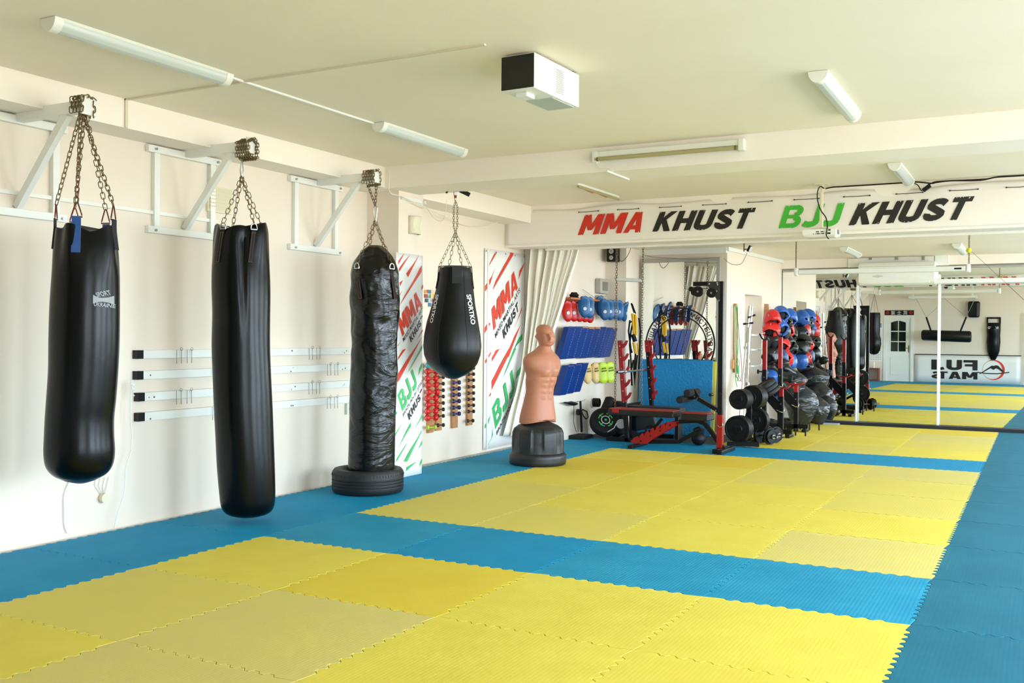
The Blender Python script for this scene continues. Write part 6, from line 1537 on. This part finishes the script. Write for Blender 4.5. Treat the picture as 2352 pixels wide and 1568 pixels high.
a=ony(2147,643,10.85); m=MB(); m.bar((a.x-.02,10.85,a.z-.02),(XR-.02,10.85,a.z-.02),.07,.07); tag(m.build('white_pipe',WHITE,bevel=.02),'thick white pipe leaving the air conditioner to the right','pipe')
# floodlight
q=ony(1718,572,7.9); t=thing('flood_light','small black flood lamp on a rod under the low ceiling','lamp',(q.x,7.9,q.z-.04))
m=MB(); r0=ony(1709,556,7.9); m.tube([(r0.x,7.9,H3),(r0.x,7.9,q.z-.03)],.007,6); m.tube([(r0.x,7.9,q.z),(q.x,7.9,q.z)],.007,6); m.build('rod',mat('dark_rod',(90,40,30),.5),t)
rot=Matrix.Rotation(math.radians(25),3,'Y'); m=MB(); m.box((q.x+.02,7.9,q.z+.005),(.025,.10,.085),rot); m.build('housing',BLKP,t,bevel=.004); m=MB(); m.box((q.x+.035,7.9,q.z-.002),(.004,.085,.07),rot); m.build('lens',mat('frosted_lens',(220,224,226),.3),t)
cord('cable','thin grey cable sagging from the mirror frame up to flood lamp',[ony(u,v,7.92) for u,v in ((1662,592),(1675,604),(1690,608),(1703,605),(1711,592),(1716,580))],.0035,mat('grey_cable',(120,112,100),.6),'cable')
cord('cable','thin grey cable sagging along the top of corner mirror',[ony(u,v,7.9) for u,v in ((1478,585),(1500,590),(1540,593),(1600,595),(1655,590))],.003,MATS['grey_cable'],'cable')
cord('cable','black speaker cable looping down beside the long chain',[ony(u,v,7.6) for u,v in ((1416,578),(1420,592),(1428,600),(1438,592),(1446,578),(1450,565))],.004,BLKF,'cable')
cord('line','thin line slanting from the screen chain to the right end',[ony(2226,572,7.9),ony(2352,688,7.9)],.0022,MATS['grey_cable'],'line')
cord('cable','thin wire crossing the wall above the meter boxes',[onx(1338,664,-.83),onx(1372,688,-.83)],.003,MATS['grey_cable'],'cable')
# ================================================================ BACK OF THE HALL, SEEN IN THE MIRROR
def mir(u,v,Y,panel):
    """point on plane y=Y seen through mirror panel k at pixel u,v"""
    k=panel; c=Vector(((edges[k]+edges[k+1])/2,11.0,0)); dl_=math.radians(dl[k]); nn=Vector((-math.sin(dl_),-math.cos(dl_),0)); r=ray(u,v); t_=(c-CAM).dot(nn)/r.dot(nn); h=CAM+r*t_; q=r-2*r.dot(nn)*nn; return h+q*((Y-h.y)/q.y)
YR=YB+.02
# printed sponsor banner
bx0,bx1=.28,3.38; bz0,bz1=.01,.84
t=thing('sponsor_banner','low white banner with red ring and mountain print, seen in the mirror','banner',((bx0+bx1)/2,YR,bz0)); m=MB(); m.grid(lambda u,v:Vector((bx0+(bx1-bx0)*u,YR+.01+.006*math.sin(u*12),bz0+(bz1-bz0)*v)),20,4); m.build('sheet',PAPERW,t,smooth='all',solid=.002)
# in the real hall the banner reads left to right for someone facing the rear wall (x decreasing)
XL=lambda f: bx1-(bx1-bx0)*f
yb_=YR+.022
def fl(a,b): return Vector((a,yb_,b))
w=bx1-bx0
m=MB(); block_text(m,'FUJI',lambda a,b:fl(bx1-w*(.375+.47*a),.39+.31*b)); m.build('lettering',INK,t)
m=MB(); block_text(m,'MATS',lambda a,b:fl(bx1-w*(.375+.47*a),.12+.22*b)); m.build('lettering',INK,t)
cx=bx1-w*.235; cz=.42; m=MB(); N=48
P=[];Q=[]
for k in range(N+1):
    a=2*PI*k/N; P.append(fl(cx+.30*math.cos(a),cz+.30*math.sin(a))); Q.append(fl(cx-.03+.27*math.cos(a)*.98,cz+.0+.275*math.sin(a)))
m.add(P+Q,[(k,k+1,N+2+k,N+1+k) for k in range(N)]); m.build('red_ring',REDP,t)
m=MB(); yq=yb_+.003
m.add([Vector((cx+dx,yq,cz+dz)) for dx,dz in ((.28,-.05),(.12,.13),(.06,.14),(0,.12),(-.05,.13),(-.40,-.14),(-.36,-.13),(-.08,.05),(0,.0),(.06,.05),(.14,.02),(.24,-.06))],[tuple(range(12))]); m.tube([Vector((cx+.42,yq,cz-.06)),Vector((cx+.1,yq,cz-.11)),Vector((cx-.2,yq,cz-.11)),Vector((cx-.45,yq,cz-.08))],.014,4); m.build('mountain_print',INK,t)
# rolled top bar
m=MB(); m.tube([(bx0,YR+.03,bz1+.01),(bx1,YR+.03,bz1+.01)],.012,8); m.build('top_rod',BLKP,t)
# horizontal uppercut bag
t=thing('horizontal_bag','black horizontal bag slung on two straps, seen in the mirror','punching bag',(1.15,-4.9,1.25))
m=MB(); m.tube([(.58,-4.9,1.44),(.62,-4.9,1.44),(2.06,-4.9,1.40),(2.10,-4.9,1.40)],[.13,.16,.17,.14],24); m.build('body',LEATH,t,smooth=True)
for x,xt in ((.86,.70),(1.80,1.96)):
    m=MB(); m.bar((x,-4.82,1.52),(xt,-4.9,1.98),.05,.012,up=(0,1,0)); m.build('strap',BLKF,t); 
    for xq in ((.40,1.3) if x<1 else (1.35,2.2)): m=MB(); m.tube([(xt,-4.9,1.98),(xq,-4.9,2.55)],.006,5); m.build('chain',STEEL,t)
m=MB(); text_fn(m,'SPORTKO',lambda a,b:Vector((1.26-.22*a,-4.725,1.36+.04*b)),.01); m.build('printed_logo',LOGO,t)
m=MB(); m.box2((.2,-4.93,2.55),(2.25,-4.87,2.61)); m.box2((.25,-5.6,2.54),(.3,-4.9,2.60)); m.box2((2.15,-5.6,2.54),(2.2,-4.9,2.60)); m.box2((.3,-4.92,2.6),(.35,-4.88,2.88)); m.box2((2.1,-4.92,2.6),(2.15,-4.88,2.88)); tag(m.build('ceiling_frame',WHITE),'white steel frame carrying the horizontal bag at the rear','frame')
# wall speaker at the rear
t=thing('speaker','large black loudspeaker on rear wall, seen in the mirror','speaker',(2.11,YB+.2,1.98)); m=MB()
m.rings([[(2.11+sx*w_,YB+.12+sy*d_,z) for sx,sy in ((-1,-1),(1,-1),(1,.7),(.6,1),(-.6,1),(-1,.7))] for z,w_,d_ in ((1.98,.12,.1),(2.02,.15,.13),(2.42,.16,.14),(2.46,.13,.11))]); m.build('cabinet',BLK,t,bevel=.01)
m=MB(); m.box2((2.08,YB,2.15),(2.14,YB+.06,2.3)); m.build('bracket',STEEL,t)
# wall bag
t=thing('wall_bag','black padded wall punching bag above banner, seen in the mirror','punching bag',(2.64,YB+.1,.72)); m=MB(); R=[]
for z,r,d_ in ((.72,.06,.05),(.86,.13,.10),(.98,.17,.14),(1.25,.19,.16),(1.45,.18,.15),(1.60,.19,.20),(1.72,.19,.18),(1.82,.19,.12)):
    R.append([Vector((2.64+r*math.cos(a),YB+.05+d_*max(-.2,math.sin(a)),z)) for a in [2*PI*k/24 for k in range(24)]])
m.rings(R); m.build('body',VINYL,t,smooth=True)
m=MB(); m.box2((2.45,YB,1.78),(2.49,YB+.06,1.96)); m.box2((2.79,YB,1.78),(2.83,YB+.06,1.96)); m.box2((2.45,YB,1.94),(2.83,YB+.06,1.99)); m.build('frame',BLK,t)
m=MB(); text_fn(m,'BOYKO',lambda a,b:Vector((2.78-.28*a,YB+.225,1.64+.07*b)),.01); m.build('printed_logo',LOGO,t)
# sign above the door
t=thing('calligraphy_sign','black and red sign with white characters above the door','sign',(-.2,YB,2.05)); m=MB(); m.box2((-.62,YB,2.06),(.24,YB+.015,2.21)); m.build('board',BLKP,t)
for x in (-.53,.15): m=MB(); m.lathe([(.055,0),(.05,.004)],16,(x,YB+.016,2.135),Matrix.Rotation(-PI/2,3,'X')); m.build('red_emblem',RED,t)
m=MB()
for k,ch_ in enumerate('武士道'): 
    x=-.01-.18*k; text_add(m,ch_,(x+.06,YB+.02,2.075),(x-.06,YB+.02,2.075),(x+.06,YB+.02,2.195),bold=.01)
m.build('lettering',LOGO,t)
# posters and calendar left of the door (in the mirror)
def sheet(label,x0,x1,z0,z1,col,rows_,cat='poster'):
    t=thing('poster' if cat=='poster' else 'calendar',label,cat,((x0+x1)/2,YB,z0)); m=MB(); m.box2((x0,YB,z0),(x1,YB+.006,z1)); m.build('sheet',PAPERW,t)
    m=MB()
    for (a,b,c,d) in rows_: m.box2((x0+(x1-x0)*a,YB+.006,z0+(z1-z0)*b),(x0+(x1-x0)*c,YB+.008,z0+(z1-z0)*d))
    m.build('print',mat('print_'+cat+str(int(x0*100+z0*100)),col,.6),t)
sheet('pale poster with blue picture on the rear wall beside the door',-.98,-.68,1.45,1.85,(120,150,190),[(.1,.55,.9,.9),(.1,.3,.6,.45)])
sheet('small second poster under the first on the rear wall',-1.0,-.68,1.1,1.4,(170,176,186),[(.1,.5,.4,.9),(.5,.5,.9,.9),(.1,.1,.9,.35)])
sheet('large white wall calendar low on the rear wall beside door',-1.08,-.68,.62,1.0,(120,124,134),[(.05+.13*i,.1+.18*j,.10+.13*i,.18+.18*j) for i in range(7) for j in range(5)],'calendar')
# small teardrop bag
t=thing('speed_ball','small black teardrop ball on thin chain at the rear','punching bag',(-.68,-4.3,1.35)); m=MB(); m.lathe([(.005,2.02),(.03,2.0),(.07,1.92),(.15,1.72),(.17,1.58),(.155,1.46),(.10,1.38),(.01,1.355)],28,(-.68,-4.3,-.05)); m.build('body',LEATH,t,smooth=True)
m=MB(); chain(m,[(-.68,-4.3,1.97),(-.68,-4.3,2.87)],L=.03,w=.014,r=.0025); m.build('chain',STEEL,t,smooth='all')
# pear shaped long bag near the rear, hanging from the wall
t=thing('heavy_bag','short black bag with bulging lower end at the rear left','punching bag',(-.45,-3.1,.85)); m=MB(); m.lathe([(.02,.86),(.10,.88),(.17,.98),(.20,1.15),(.19,1.3),(.16,1.42),(.165,1.7),(.17,2.0),(.16,2.08)],32,(-.45,-3.1,0)); m.build('body',VINYL,t,smooth=True)
m=MB(); chain(m,[(-.56,-3.1,2.08),(-.45,-3.1,2.64)],L=.04,w=.018,r=.003); m.build('chain',GALV,t,smooth='all'); m=MB(); chain(m,[(-.34,-3.1,2.08),(-.45,-3.1,2.64)],L=.04,w=.018,r=.003); m.build('chain',GALV,t,smooth='all')
bracket('white steel bracket holding the short bag at the rear',-3.1)
m=MB(); m.box2((-1.08,YB+.02,.0),(-.74,YB+.3,.04)); m.box2((-1.08,YB+.02,.36),(-.74,YB+.32,.40)); m.box2((-1.08,YB+.04,.04),(-1.04,YB+.28,.36)); m.box2((-.78,YB+.04,.04),(-.74,YB+.28,.36)); tag(m.build('bedside_stool',mat('mahogany',(130,60,34),.45),bevel=.004),'small brown wooden stool by the rear wall','stool')
m=MB(); m.lathe([(.02,.40),(.032,.405),(.032,.52),(.014,.56),(.014,.6),(.01,.605)],16,(-.9,YB+.16,0)); tag(m.build('white_bottle',WHITE,smooth=True),'white bottle standing on the small wooden stool','bottle')
# ladder / wall bars at far right of the reflection
t=thing('wall_ladder','white and black climbing ladder on the rear wall at right','ladder',(3.75,YB+.1,0)); 
m=MB(); m.tube([(3.46,YB+.12,0),(3.48,YB+.12,2.1)],.022,8); m.build('white_rail',WHITE,t)
m=MB(); m.tube([(4.05,YB+.12,0),(4.05,YB+.12,2.1)],.02,8); m.build('black_rail',BLK,t)
for k in range(7):
    m=MB(); m.tube([(3.47,YB+.12,.3+.26*k),(4.05,YB+.12,.3+.26*k)],.012,6); m.build('rung',BLK,t)
